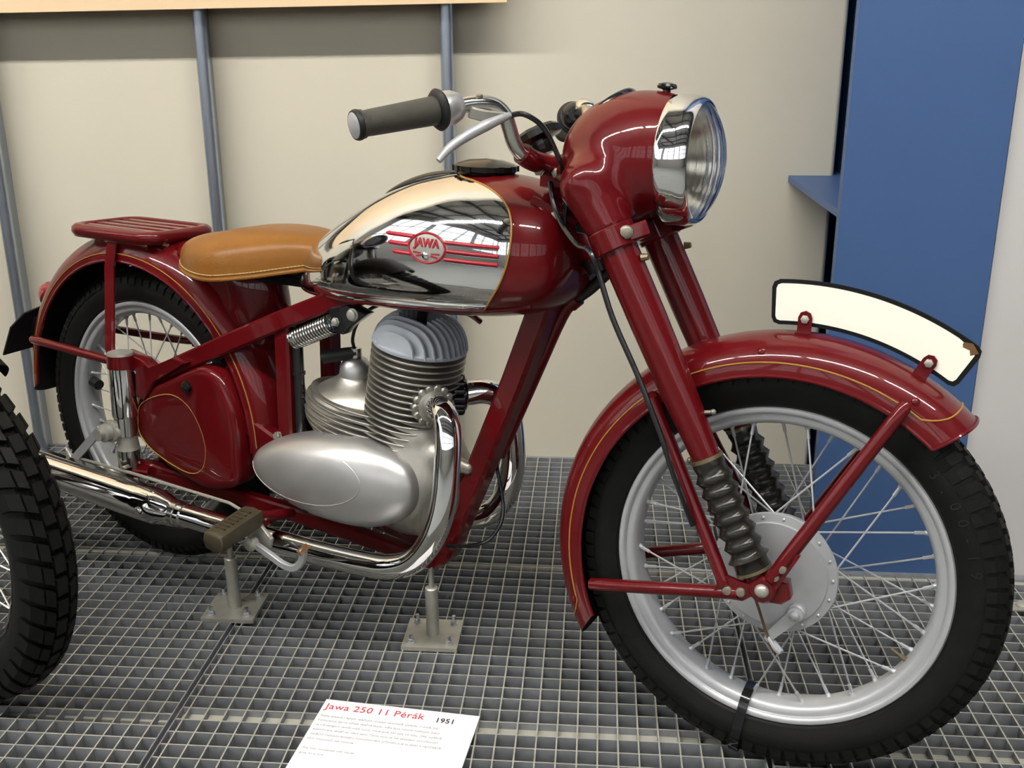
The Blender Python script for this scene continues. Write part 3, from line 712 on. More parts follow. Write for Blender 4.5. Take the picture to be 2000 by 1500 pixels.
# red clamps and top yoke
ty_ = MB()
for s in (-1, 1):
    ty_.tube([(0.9695, s * 0.121, 0.928), (0.979, s * 0.097, 0.917), (0.993, s * 0.045, 0.908)], 0.0158, n=18, sub=4)
    ty_.bar([(0.985, s * 0.040, 0.905), (1.045, s * 0.088, 0.893)], 0.03, 0.02, side=(0.6, -0.6 * s, 0))
ty_.box((0.993, 0, 0.893), (0.05, 0.10, 0.030), None)
tyo = ty_.build('top_yoke', RED, BIKE, STEER)
for s in (-1, 1):
    for c in ((0.984, s * 0.084, 0.898), (1.006, s * 0.066, 0.894)):
        MB().hexbolt(V3(*c) + V3(0, s * 0.004, 0.006), (0.2, s, 0.1), 0.0075, 0.007, 6).build('clamp_nut', BOLT, tyo)
m = MB(); m.tube([(0.998, -0.028, 0.917), (0.994, -0.028, 0.926)], 0.012, n=6); m.build('clamp_nut', BRASS, tyo)
m = MB(); dn = unit(V3(-0.47, 0, 0.88)); c0 = V3(0.953, 0.0, 0.925)
m.lathe([(0.013, 0.0), (0.018, 0.012), (0.018, 0.022), (0.028, 0.0235), (0.0385, 0.026), (0.0385, 0.036), (0.034, 0.041), (0.0, 0.043)], c0, dn, 10); m.build('damper_knob', BAKELITE, BIKE, STEER, smooth=25)
# cables at the head
m = MB(); m.tube([(0.967, -0.158, 0.981), (0.984, -0.146, 0.983), (1.004, -0.128, 0.968), (1.016, -0.108, 0.938), (1.022, -0.088, 0.905), (1.015, -0.056, 0.870), (1.012, -0.050, 0.82), (1.010, -0.046, 0.785)], 0.0040, n=8, sub=6); m.build('control_cable', BLACK, BIKE, STEER)
m = MB(); m.tube([(0.985, -0.050, 0.885), (0.998, -0.062, 0.855), (1.022, -0.080, 0.825), (1.060, -0.108, 0.800), (1.0925, -0.126, 0.788), (1.129, -0.127, 0.703), (1.175, -0.124, 0.617), (1.212, -0.121, 0.538), (1.240, -0.117, 0.470), (1.268, -0.110, 0.405)], 0.0042, n=8, sub=6); m.build('brake_cable', BLACK, BIKE, STEER)

# ================================================================== tank
TX = [0.440, 0.452, 0.480, 0.520, 0.567, 0.620, 0.660, 0.710, 0.757, 0.820, 0.880, 0.920, 0.960, 0.995, 1.018, 1.030]
TT = [0.690, 0.708, 0.737, 0.767, 0.798, 0.829, 0.849, 0.868, 0.880, 0.890, 0.890, 0.885, 0.874, 0.858, 0.835, 0.800]
TB = [0.672, 0.660, 0.6525, 0.649, 0.647, 0.6465, 0.6475, 0.649, 0.651, 0.654, 0.660, 0.666, 0.675, 0.690, 0.715, 0.750]
TW = [0.014, 0.036, 0.059, 0.079, 0.096, 0.110, 0.118, 0.125, 0.130, 0.134, 0.135, 0.134, 0.130, 0.118, 0.094, 0.055]
f_t, f_b, f_w = smooth_interp(TX, TT), smooth_interp(TX, TB), smooth_interp(TX, TW)
def tank_pt(x, a, off=0.0):
    """a: angle, 0 = far side, 90 = top, 180 = near side"""
    zt, zb, w = f_t(x), f_b(x), f_w(x)
    zc = zb + (zt - zb) * 0.42; hu, hd = zt - zc, zc - zb
    c, s = math.cos(a), math.sin(a)
    e = 2 / 2.35
    y = w * math.copysign(abs(c) ** e, c)
    z = zc + (hu if s > 0 else hd) * math.copysign(abs(s) ** (e if s > 0 else 2 / 3.0), s)
    if off:
        h = 1e-3
        d1 = tank_pt(min(x + h, 1.029), a) - tank_pt(max(x - h, 0.441), a); d2 = tank_pt(x, a + h) - tank_pt(x, a - h)
        n = unit(np.cross(d1, d2)); q = V3(x, y, z)
        if n @ (q - V3(x if 0.5 < x < 0.95 else 0.72, 0, zc)) < 0: n = -n
        return q + n * off
    return V3(x, y, z)
xs = np.concatenate([[0.440, 0.443, 0.447], np.linspace(0.452, 1.018, 70), [1.022, 1.026, 1.029, 1.030]])
aa = np.linspace(0, 2 * np.pi, 72, endpoint=False) + 0.02
tank = MB().rings([[tank_pt(x, a) for a in aa] for x in xs]).build('fuel_tank', RED, BIKE, smooth=60)
for s in (-1, 1):       # flange seam along the lower edge
    m = MB(); aS = math.radians(180 + 42) if s < 0 else math.radians(-42)
    m.tube([tank_pt(x, aS, 0.001) for x in np.linspace(0.450, 0.985, 60)], 0.0035, n=8); m.build('tank_seam', RED, tank)
# chrome side panels: round front end, tapering to the tail
def panel_front(z): 
    return PF(z)
PF = smooth_interp([0.640, 0.660, 0.675, 0.695, 0.720, 0.745, 0.775, 0.805, 0.830, 0.850, 0.864, 0.874, 0.881, 0.886, 0.90], [0.845, 0.868, 0.890, 0.915, 0.938, 0.953, 0.962, 0.963, 0.956, 0.940, 0.917, 0.889, 0.855, 0.815, 0.76])
def side_angle(s, k):
    """k 0..1 from the lower edge to the upper edge of the near (s=-1) side"""
    lo, hi = math.radians(180 + 44), math.radians(180 - 80)
    a = lo + (hi - lo) * k; return a if s < 0 else math.pi - a
for s in (-1, 1):
    def xf(k):
        a = side_angle(s, k); x = 0.93
        for _ in range(30): x = 0.5 * x + 0.5 * panel_front(tank_pt(x, a)[2])
        return x
    ks = np.linspace(0, 1, 46); XF = [xf(k) for k in ks]; R = []; RB = []
    for i in range(61):
        t = i / 60; t = 1 - (1 - t) ** 1.25
        R.append([tank_pt(0.4475 + (XF[j] - 0.4475) * t, side_angle(s, k), 0.0014) for j, k in enumerate(ks)])
    m = MB(); m.rings(R, closed_u=False); pn = m.build('chrome_panel', CHROME, tank, smooth=80)
    bl = [tank_pt(XF[j], side_angle(s, k), 0.0014) for j, k in enumerate(ks)]
    m = MB(); m.tube(bl, 0.0016, n=6); m.build('gold_pinstripe', GOLD, tank)
    # emblem: three stripes, oval badge with lettering
    def onside(x, z, off):
        lo, hi = math.radians(225), math.radians(120)
        for _ in range(40):
            mid_ = (lo + hi) / 2
            if tank_pt(x, mid_)[2] < z: lo = mid_
            else: hi = mid_
        a = (lo + hi) / 2; return tank_pt(x, a if s < 0 else math.pi - a, off)
    ZC = 0.7795; XC = 0.816
    for dz, xa, xb in ((0.0155, 0.727, 0.786), (0.0020, 0.734, 0.779), (-0.0115, 0.745, 0.786)):
        m = MB(); m.tube([onside(x, ZC + dz, 0.0018) for x in np.linspace(xa, xb, 14)], np.array([0.0020] + [0.0036] * 12 + [0.003]), n=8); m.build('emblem_stripe', BADGE_RED, pn)
    for dz, xa, xb in ((0.0120, 0.850, 0.9465), (-0.0010, 0.854, 0.9470), (-0.0140, 0.851, 0.9465)):
        m = MB(); m.tube([onside(x, ZC + dz, 0.0014) for x in np.linspace(xa, xb, 20)], 0.0030, n=8); m.build('emblem_stripe', BADGE_RED, pn)
        m = MB(); m.tube([onside(x, ZC + dz - 0.0042, 0.0016) for x in np.linspace(xa, xb, 20)], 0.0014, n=6); m.build('emblem_edge', CHROME, pn)
    def oval(k, n=48):
        o = []
        for t in np.linspace(0, 2 * np.pi, n, endpoint=False):
            c, q = math.cos(t), math.sin(t); o.append((XC + 0.0375 * k * c, ZC + 0.0235 * k * math.copysign(abs(q) ** 1.15, q)))
        return o
    ov = oval(1.0)
    m = MB(); R = [[onside(XC + (p[0] - XC) * k, ZC + (p[1] - ZC) * k, h) for p in ov] for k, h in ((1.05, 0.001), (1.04, 0.0030), (0.8, 0.0036), (0.4, 0.004), (0.02, 0.0042))]
    m.rings(R, cap0=False); bdg = m.build('emblem_badge', STEEL, pn, smooth=60)
    m = MB(); m.tube([onside(*p, 0.0036) for p in oval(0.97)], 0.0019, n=8, closed=True); m.build('emblem_border', BADGE_RED, pn)
    me = text_mesh('JAWA', 0.0185, 0.0006, align='CENTER', bold=0.0006)
    for v in me.vertices:
        q = onside(XC + (v.co.x if s < 0 else -v.co.x), ZC + 0.0015 + v.co.y, 0.0048 + v.co.z); v.co = Vector(q)
    link('emblem_lettering', me, BADGE_RED, pn, smooth=0)
    m = MB(); m.lathe([(0.0060, 0.0), (0.0060, 0.0022), (0.003, 0.0034)], onside(XC - 0.001, ZC - 0.0115, 0.004), (0, s, 0), 16); m.build('emblem_boss', CHROME, pn)
    for xa, za, xb, zb in ((0.790, -0.0075, 0.805, -0.0085), (0.796, -0.0135, 0.806, -0.0115), (0.826, -0.0085, 0.842, -0.0075), (0.825, -0.0115, 0.838, -0.0135)):
        m = MB(); m.tube([onside(xa, ZC + za, 0.0042), onside(xb, ZC + zb, 0.0042)], 0.0012, n=6); m.build('emblem_ray', BADGE_RED, pn)
# filler cap and the black lid on the tank top
m = MB(); m.lathe([(0.048, 0.0), (0.050, 0.004), (0.0525, 0.0055), (0.0525, 0.0135), (0.047, 0.0165), (0.030, 0.0215), (0.0, 0.0245)], (0.838, 0.0, 0.8885), (0.02, 0, 1), 44)
fc = m.build('filler_cap', BAKELITE, tank, smooth=30)
for i in range(12):
    a = 2 * math.pi * i / 12; m = MB(); m.box((0.838 + 0.0515 * math.cos(a), 0.0515 * math.sin(a), 0.8975), (0.007, 0.010, 0.009), np.array([[math.cos(a), -math.sin(a), 0], [math.sin(a), math.cos(a), 0], [0, 0, 1]])); m.build('cap_lug', BAKELITE, tank)
R = []
for x in np.linspace(0.628, 0.782, 26):
    k = math.sqrt(max(0.0, 1 - ((x - 0.705) / 0.0775) ** 2)); w = 0.030 * k + 0.002; hgt = 0.011 * k + 0.001
    R.append([tank_pt(x, math.pi / 2) + V3(0, w * math.cos(t), hgt * max(-0.35, math.sin(t))) for t in np.linspace(0, 2 * np.pi, 18, endpoint=False)])
MB().rings(R).build('tank_top_lid', BAKELITE, tank, smooth=60)
m = MB(); m.lathe([(0.0095, 0), (0.0095, 0.004), (0.007, 0.006), (0.002, 0.0065)], (1.002, -0.062, 0.834), (0.2, -1, 0.1), 18); m.build('tank_bolt', BOLT, tank)
m = MB(); m.bar([(0.965, -0.07, 0.852), (0.985, -0.066, 0.845), (1.004, -0.052, 0.834), (1.018, -0.03, 0.822)], 0.012, 0.030, sub=3); m.build('tank_bracket', RED, tank)

# ================================================================== saddle
SX = [0.150, 0.153, 0.162, 0.180, 0.205, 0.240, 0.280, 0.320, 0.360, 0.410, 0.450, 0.490, 0.525, 0.545, 0.551]
SW = [0.004, 0.026, 0.048, 0.073, 0.096, 0.118, 0.133, 0.140, 0.137, 0.118, 0.093, 0.068, 0.050, 0.030, 0.004]
SE = [0.690, 0.689, 0.687, 0.684, 0.681, 0.678, 0.676, 0.676, 0.680, 0.687, 0.694, 0.701, 0.707, 0.711, 0.714]
ST = [0.690, 0.704, 0.718, 0.731, 0.741, 0.750, 0.757, 0.762, 0.765, 0.766, 0.765, 0.761, 0.753, 0.742, 0.724]
g_w, g_e, g_t = smooth_interp(SX, SW), smooth_interp(SX, SE), smooth_interp(SX, ST)
def seat_ring(x):
    w, e, t = g_w(x), g_e(x), g_t(x); out = []
    for k in np.linspace(-1, 1, 33):
        a = k * math.pi / 2; y = w * math.copysign(abs(math.sin(a)) ** 0.72, k); z = e + 0.004 + (t - e - 0.004) * abs(math.cos(a)) ** 0.62
        z -= 0.006 * math.exp(-(y / 0.05) ** 2) * (1 if x < 0.3 else 0.3)
        out.append(V3(x, y, z))
    out.append(V3(x, w * 1.005, e)); out.append(V3(x, w * 0.94, e - 0.003))
    for q in (0.5, 0.0, -0.5): out.append(V3(x, w * q, e + 0.004))
    out.append(V3(x, -w * 0.94, e - 0.003)); out.append(V3(x, -w * 1.005, e))
    return out
sx = np.concatenate([np.linspace(0.150, 0.178, 9), np.linspace(0.184, 0.520, 52), np.linspace(0.524, 0.551, 9)])
seat = MB().rings([seat_ring(x) for x in sx]).build('saddle', LEATHER, BIKE, smooth=60)
edge = [V3(x, -g_w(x) * 1.003, g_e(x)) for x in sx] + [V3(x, g_w(x) * 1.003, g_e(x)) for x in sx[::-1]]
MB().tube(edge, 0.0035, n=8, closed=True).build('saddle_piping', LEATHER, seat)
for s in (-1, 1):
    pts = [V3(x, s * (g_w(x) * 1.0 + 0.0008), g_e(x) + 0.0085) for x in np.linspace(0.162, 0.545, 400)]
    m = MB(); acc = 0; last = pts[0]; start = None
    for p in pts:
        if start is None: start = p
        elif np.linalg.norm(p - start) > 0.0048:
            m.tube([start, p], 0.0009, n=5); start = None
    m.build('saddle_stitching', THREAD, seat)
m = MB(); m.box((0.36, 0, 0.672), (0.30, 0.10, 0.014)); m.bar([(0.30, -0.05, 0.668), (0.45, -0.035, 0.680), (0.56, -0.02, 0.690)], 0.02, 0.012); m.bar([(0.30, 0.05, 0.668), (0.45, 0.035, 0.680), (0.56, 0.02, 0.690)], 0.02, 0.012)
m.build('saddle_base', BLACK, seat)

# ================================================================== frame
fr = MB()
def both(f):
    for s in (-1, 1): f(s)
TUBE_W, TUBE_H = 0.026, 0.036
both(lambda s: fr.bar([(0.030, s * 0.092, 0.416), (0.150, s * 0.085, 0.470), (0.300, s * 0.080, 0.540), (0.434, s * 0.072, 0.601), (0.560, s * 0.060, 0.655), (0.70, s * 0.035, 0.69)], TUBE_W, TUBE_H))
fr.bar([(0.66, 0, 0.675), (0.80, 0, 0.715), (0.94, 0, 0.775), (1.01, 0, 0.815)], 0.06, 0.055)
both(lambda s: fr.bar([(0.437, s * 0.062, 0.600), (0.436, s * 0.062, 0.39), (0.425, s * 0.062, 0.25)], 0.030, 0.036))
both(lambda s: fr.bar([(0.285, s * 0.062, 0.395), (0.350, s * 0.062, 0.373), (0.43, s * 0.062, 0.342)], 0.030, 0.040))
both(lambda s: fr.bar([(0.045, s * 0.092, 0.240), (0.20, s * 0.07, 0.222), (0.42, s * 0.045, 0.205), (0.62, s * 0.035, 0.190), (0.745, s * 0.025, 0.180)], 0.024, 0.030))
fr.bar([(0.985, 0, 0.775), (0.960, 0, 0.695), (0.905, 0, 0.546), (0.832, 0, 0.366), (0.785, 0, 0.255), (0.760, 0, 0.195), (0.735, 0, 0.172)], 0.046, 0.042)
fr.tube([(0.990, 0, 0.900), (0.9945, 0, 0.885), (1.0, 0, 0.875), (1.030, 0, 0.820), (1.048, 0, 0.788), (1.053, 0, 0.777)], [0.030, 0.033, 0.026, 0.027, 0.034, 0.033], n=26)
fr.bar([(0.93, 0, 0.80), (1.005, 0, 0.84)], 0.03, 0.06)
fr.bar([(0.94, 0, 0.70), (1.04, 0, 0.785)], 0.032, 0.05)
both(lambda s: fr.prism([(0.015, 0.482), (0.030, 0.492), (0.085, 0.484), (0.110, 0.470), (0.180, 0.500), (0.215, 0.495), (0.120, 0.440), (0.085, 0.395), (0.060, 0.400), (0.065, 0.455), (0.015, 0.462)], lambda u, v, w: V3(u, s * w, v), 0.082, 0.112, 0.003))
both(lambda s: fr.tube([(0.037, s * 0.120, 0.462), (0.037, s * 0.120, 0.488)], 0.029, n=24))
both(lambda s: fr.bar([(0.037, s * 0.118, 0.243), (0.060, s * 0.095, 0.236)], 0.05, 0.02))
fr.bar([(0.05, -0.09, 0.238), (0.05, 0.09, 0.238)], 0.02, 0.016, side=(1, 0, 0))
frame = fr.build('frame', RED, BIKE, smooth=35)
m = MB(); m.tube([(0.990, 0.034, 0.688), (0.968, 0.034, 0.660), (0.918, 0.034, 0.543), (0.853, 0.034, 0.390)], [0.0125, 0.0125, 0.0115, 0.0105], n=16, sub=4); m.build('cable_conduit', RED, frame)
m = MB(); m.tube([(0.998, 0.034, 0.695), (0.985, 0.034, 0.683)], 0.0145, n=16); m.build('conduit_clip', RED, frame)
m = MB(); m.tube([(1.075, 0.02, 0.760), (1.050, 0.024, 0.738), (1.022, 0.030, 0.712), (0.992, 0.034, 0.690)], 0.0098, n=14, sub=5); m.build('rubber_hose', RUBBER, BIKE)
m = MB(); m.tube([(1.012, -0.040, 0.770), (0.994, -0.034, 0.735), (0.985, -0.028, 0.705), (0.975, -0.005, 0.68), (0.96, 0.020, 0.66)], 0.0036, n=8, sub=5); m.build('control_cable', BLACK, BIKE)
m = MB(); m.tube([(1.012, -0.020, 0.768), (1.002, -0.016, 0.720), (0.985, -0.010, 0.690)], 0.0032, n=8, sub=5); m.build('control_cable', BLACK, BIKE)
m = MB(); m.tube([(0.845, 0.034, 0.375), (0.87, 0.02, 0.29), (0.86, -0.005, 0.245), (0.82, -0.02, 0.225), (0.78, -0.03, 0.22)], 0.0035, n=8, sub=5); m.build('control_cable', BLACK, BIKE)
m = MB(); m.hexbolt((1.002, -0.036, 0.745), (0, -1, 0), 0.007, 0.006); m.build('frame_bolt', BOLT, frame)
m = MB(); m.tube([(0.462, -0.058, 0.60), (0.462, -0.058, 0.38)], 0.011, n=14); m.tube([(0.462, -0.058, 0.505), (0.462, -0.058, 0.500)], 0.0135, n=14); m.build('breather_tube', BLACK, frame)
for c in ((0.431, -0.082, 0.358), (0.425, -0.08, 0.376)): MB().hexbolt(c, (0, -1, 0.3), 0.008, 0.009, 6).build('frame_bolt', BOLT, frame)
m = MB(); hx = unit(V3(1.053 - 0.99, 0, 0.777 - 0.90)); hp = V3(1.005, -0.0275, 0.868); hv = unit(V3(0.89, 0, 0.456))
mk = lambda k, y0, y1, M_, nm: MB().prism([(-0.006 * k, 0.004 - 0.002 * k), (0.010 * k, 0.0), (0.014, 0.006), (0.014, 0.064), (0.008, 0.070 * (0.97 + 0.03 * k)), (-0.008 * k, 0.060 * (0.98 + 0.02 * k)), (-0.012 * k, 0.050), (-0.012 * k, 0.012)], lambda u, v, w: hp + hv * u + hx * v + V3(0, w, 0), y0, y1).build(nm, M_, frame, smooth=0)
mk(1.0, -0.003, 0.002, STEEL, 'maker_plate_border'); mk(0.75, -0.0038, 0.001, BLACK, 'maker_plate')
# saddle coil spring
m = MB(); a_, b_ = V3(0.452, -0.060, 0.566), V3(0.562, -0.062, 0.615); ax = unit(b_ - a_); e1 = unit(np.cross(ax, V3(0, 1, 0))); e2 = np.cross(ax, e1); T = 15
pts = [a_ + (b_ - a_) * (0.06 + 0.88 * t) + 0.0185 * (math.cos(2 * math.pi * T * t) * e1 + math.sin(2 * math.pi * T * t) * e2) for t in np.linspace(0, 1, T * 16)]
m.tube(pts, 0.0027, n=7); m.tube([a_ - ax * 0.02, a_ + ax * 0.02], 0.004, n=8); sp = m.build('saddle_spring', CHROME_OLD, BIKE)
m = MB(); m.prism([(0.553, 0.640), (0.600, 0.652), (0.640, 0.640), (0.600, 0.612), (0.585, 0.596), (0.566, 0.600), (0.560, 0.622)], lambda u, v, w: V3(u, w, v), -0.075, -0.048, 0.002); br = m.build('spring_bracket', BLACK, BIKE)
MB().hexbolt((0.612, -0.075, 0.636), (0, -1, 0), 0.0095, 0.008, 0).build('bracket_bolt', STEEL, br)
MB().hexbolt((0.572, -0.075, 0.618), (0, -1, 0), 0.007, 0.006, 6).build('bracket_bolt', STEEL, br)

# ================================================================== rear wheel, mudguard, carrier
rwh = wheel('rear_wheel', RW, None, (0.0815, 0.040), (0.042, -0.045))
m = MB(); m.lathe([(0.0, -0.095), (0.016, -0.095), (0.016, -0.075), (0.024, -0.073), (0.028, -0.052), (0.048, -0.049), (0.048, -0.042), (0.034, -0.036), (0.036, 0.0), (0.078, 0.006), (0.080, 0.034), (0.087, 0.037), (0.087, 0.044), (0.074, 0.046), (0.070, 0.056), (0.0, 0.056)], RW, (0, 1, 0), 56); m.build('hub', ALU, rwh, smooth=30)
m = MB(); m.lathe([(0.013, -0.175), (0.013, -0.165), (0.019, -0.162), (0.0195, -0.150), (0.0165, -0.147), (0.023, -0.145), (0.024, -0.137), (0.018, -0.134), (0.021, -0.115), (0.021, -0.098)], RW + V3(0.012, 0, 0), (0, 1, 0), 24); m.build('axle_nut', STEEL, rwh, smooth=30)
m = MB(); m.prism([(0.000, 0.340), (0.012, 0.326), (-0.086, 0.240), (-0.098, 0.236), (-0.105, 0.247)], lambda u, v, w: V3(u, w, v), -0.165, -0.160); m.build('brake_arm', ALU_PAINT, rwh)
m = MB(); m.tube([(-0.096, -0.163, 0.2435), (-0.094, -0.154, 0.247)], 0.007, n=10); m.build('brake_arm_pin', STEEL, rwh)
m = MB(); m.lathe([(0.086, 0.058), (0.086, 0.063), (0.04, 0.064), (0.04, 0.057)], RW, (0, 1, 0), 48, closed=True); m.build('sprocket', STEEL, rwh)
m = MB(); m.tube([(-0.215, -0.006, 0.365), (-0.190, -0.01, 0.36)], 0.012, n=10); m.build('rim_lock', RUBBER, rwh)

def rprof(th):
    d = math.degrees(th) % 360
    rc = interp(d, [-40, 20, 60, 100, 140, 172, 185], [0.392, 0.400, 0.404, 0.404, 0.393, 0.386, 0.383]) if d < 300 else 0.392
    re = interp(d, [0, 40, 100, 140, 172, 185], [0.350, 0.346, 0.345, 0.337, 0.332, 0.331]) if d < 300 else 0.350
    return (rc, re, interp(d, [0, 100, 140, 185], [0.078, 0.076, 0.070, 0.066]) if d < 300 else 0.078)
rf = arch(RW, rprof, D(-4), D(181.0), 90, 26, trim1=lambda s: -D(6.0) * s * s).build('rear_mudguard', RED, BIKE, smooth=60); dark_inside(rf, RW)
for s in (-1, 1):
    arch_edge(RW, rprof, s, D(0), D(175.0), 0.0034).build('rolled_edge', RED, rf)
    m = MB(); m.tube([arch_pt(RW, rprof, s * 0.86, D(a), 0.0006) for a in np.linspace(2, 172, 90)], 0.0012, n=6); m.build('gold_pinstripe', GOLD, rf)
    m = MB(); m.bar([(-0.012, s * 0.078, 0.708), (-0.016, s * 0.087, 0.66), (-0.022, s * 0.092, 0.56), (-0.016, s * 0.104, 0.49), (-0.004, s * 0.110, 0.476)], 0.010, 0.027, side=(0, 1, 0), bev=0.35); m.build('carrier_strut', RED, rf)
    m = MB(); m.tube([(-0.310, s * 0.074, 0.4600), (-0.290, s * 0.083, 0.4640), (-0.060, s * 0.102, 0.4640), (0.010, s * 0.112, 0.4660)], [0.008, 0.0095, 0.0095, 0.008], n=12, sub=3); m.build('mudguard_stay', RED, rf)
    MB().ball((-0.305, s * 0.080, 0.4655), 0.0055, 10, 6).build('rivet', STEEL, rf)
# valanced saddle hump joining the mudguard under the saddle nose
hm = sdf_mesh(lambda P: np.maximum(smin(sd_ell(P, (0.18, 0, 0.668), (0.170, 0.062, 0.050)), sd_ell(P, (0.30, 0, 0.60), (0.075, 0.064, 0.11)), 0.04), -(np.sqrt(P[:, 0] ** 2 + (P[:, 2] - 0.325) ** 2) - 0.396)), (-0.03, -0.09, 0.45), (0.40, 0.09, 0.76), 0.006)
hm.build('mudguard_hump', RED, rf, smooth=50)
m = MB(); m.lathe([(0.026, -0.002), (0.030, 0.004), (0.028, 0.014), (0.022, 0.026), (0.010, 0.034), (0.0, 0.036)], (-0.332, -0.004, 0.5480), (-0.84, 0, 0.54), 28); m.build('tail_lamp', LAMP_RED, rf)
m = MB(); P = [(-0.385, 0.508), (-0.425, 0.512), (-0.475, 0.475), (-0.528, 0.415), (-0.543, 0.378), (-0.480, 0.388), (-0.410, 0.405)]
m.prism(P, lambda u, v, w: V3(u, w, v), -0.095, 0.095) if False else None
m.add([(-0.385, -0.02, 0.515), (-0.425, -0.085, 0.512), (-0.425, 0.085, 0.512), (-0.385, 0.02, 0.515)], [])
m = MB(); nl = unit(V3(-0.92, 0, 0.40)); ul = unit(V3(-0.40, 0, -0.92))
m.prism([(-0.078, 0.045), (-0.050, 0.012), (0.0, 0.0), (0.050, 0.012), (0.078, 0.045), (0.085, 0.118), (0.0, 0.112), (-0.085, 0.118)], lambda u, v, w: V3(-0.376, 0, 0.520) + V3(0, 1, 0) * u + ul * v + nl * w, -0.002, 0.002); m.box((-0.385, 0, 0.47), (0.03, 0.05, 0.05)); m.build('rear_number_plate', PLATE_BLACK, rf)
# luggage carrier
CX0, CX1, CY, CZ = -0.138, 0.108, 0.083, 0.728
def rrect(x0, x1, y0, y1, r, n=7):
    o = []
    for cx, cy, a0 in ((x1 - r, y1 - r, 0), (x0 + r, y1 - r, 90), (x0 + r, y0 + r, 180), (x1 - r, y0 + r, 270)):
        for k in range(n): a = D(a0 + 90 * k / (n - 1)); o.append((cx + r * math.cos(a), cy + r * math.sin(a)))
    return o
out = rrect(CX0, CX1, -CY, CY, 0.036)
R = []
for p in out:
    c = unit(V3(p[0] - (CX0 + CX1) / 2, p[1], 0) * V3(0.6, 1, 0)); q = V3(p[0], p[1], CZ)
    prof = [(-0.014, 0.006), (-0.006, 0.010), (0.004, 0.009), (0.011, 0.003), (0.012, -0.006), (0.006, -0.016), (0.0, -0.017), (0.003, -0.005), (-0.004, 0.002), (-0.013, 0.001)]
    R.append([q + c * a + V3(0, 0, b) for a, b in prof])
car = MB().rings(R, closed_v=True).build('luggage_carrier', RED, BIKE, smooth=60)
for yy in (-0.050, -0.017, 0.017, 0.050):
    m = MB(); m.bar([(CX0 + 0.004, yy, CZ - 0.004), (CX0 + 0.012, yy, CZ + 0.004), (CX1 - 0.012, yy, CZ + 0.004), (CX1 - 0.004, yy, CZ - 0.004)], 0.020, 0.006, bev=0.3); m.build('carrier_slat', RED, car)
for xx in (-0.10, 0.075):
    m = MB(); m.bar([(xx, -0.078, CZ - 0.012), (xx, -0.03, CZ - 0.022), (xx, 0.03, CZ - 0.022), (xx, 0.078, CZ - 0.012)], 0.024, 0.006, side=(1, 0, 0)); m.build('carrier_crossbar', BLACK, car)

# rear plunger units
for s in (-1, 1):
    y = s * 0.122; x = 0.037
    m = MB(); m.tube([(x, y, 0.466), (x, y, 0.460), (x, y, 0.362), (x, y, 0.358)], [0.0255, 0.0262, 0.0262, 0.0255], n=30); pu = m.build('plunger_cover', CHROME, BIKE)
    m = MB(); m.tube([(x, y, 0.359), (x, y, 0.318)], 0.0238, n=28); m.build('plunger_sleeve', CHROME_OLD, pu)
    m = MB(); m.tube([(x, y, 0.318), (x, y, 0.312), (x, y, 0.296), (x, y, 0.286)], [0.0225, 0.0215, 0.0205, 0.0225], n=28); m.build('plunger_carrier', STEEL, pu)
    m = MB(); m.tube([(x, y, 0.286), (x, y, 0.240)], [0.0232, 0.0225], n=28); m.build('plunger_sleeve', CHROME_OLD, pu)
    m = MB(); m.lathe([(0.024, 0.486), (0.026, 0.489), (0.025, 0.494), (0.012, 0.497), (0.0, 0.4975)], (x, y, 0), (0, 0, 1), 26); m.build('plunger_cap', STEEL, pu)
    m = MB(); m.tube([(x - 0.004, s * 0.150, 0.325), (x, s * 0.118, 0.322)], 0.013, n=14); m.build('axle_clamp', STEEL, pu)

# toolbox cover in front of the rear wheel
def tb_out(k=1.0, n=10):
    P = [(0.046, 0.372), (0.075, 0.414), (0.150, 0.450), (0.225, 0.484), (0.258, 0.492), (0.292, 0.482), (0.318, 0.445), (0.334, 0.390), (0.338, 0.300), (0.328, 0.262), (0.290, 0.243), (0.240, 0.235), (0.190, 0.243), (0.130, 0.262), (0.070, 0.292), (0.048, 0.318), (0.042, 0.345)]
    S = spline(np.array(P), 5, True); c = np.array([0.20, 0.355]); return c + (S - c) * k
for s in (-1, 1):
    m = MB(); R = []
    for k, w in ((0.985, 0.050), (1.0, 0.055), (1.0, 0.092), (0.985, 0.100), (0.95, 0.105), (0.86, 0.1065), (0.5, 0.1085), (0.02, 0.109)):
        R.append([V3(p[0], s * w, p[1]) for p in tb_out(k)])
    m.rings(R); tb = m.build('toolbox', RED, BIKE, smooth=50)
    P = [(0.056, 0.345), (0.066, 0.380), (0.105, 0.405), (0.160, 0.421), (0.205, 0.410), (0.237, 0.375), (0.253, 0.325), (0.240, 0.280), (0.205, 0.262), (0.150, 0.270), (0.090, 0.292), (0.060, 0.318)]
    m = MB(); m.tube([V3(p[0], s * 0.1078, p[1]) for p in spline(np.array(P), 8, True)], 0.0013, n=6, closed=True); m.build('gold_pinstripe', GOLD, tb)
    m = MB(); m.lathe([(0.010, 0.0), (0.012, 0.004), (0.012, 0.010), (0.007, 0.014), (0.0, 0.015)], (0.215, s * 0.106, 0.447), (0, s, 0), 8); m.build('toolbox_knob', BAKELITE, tb)

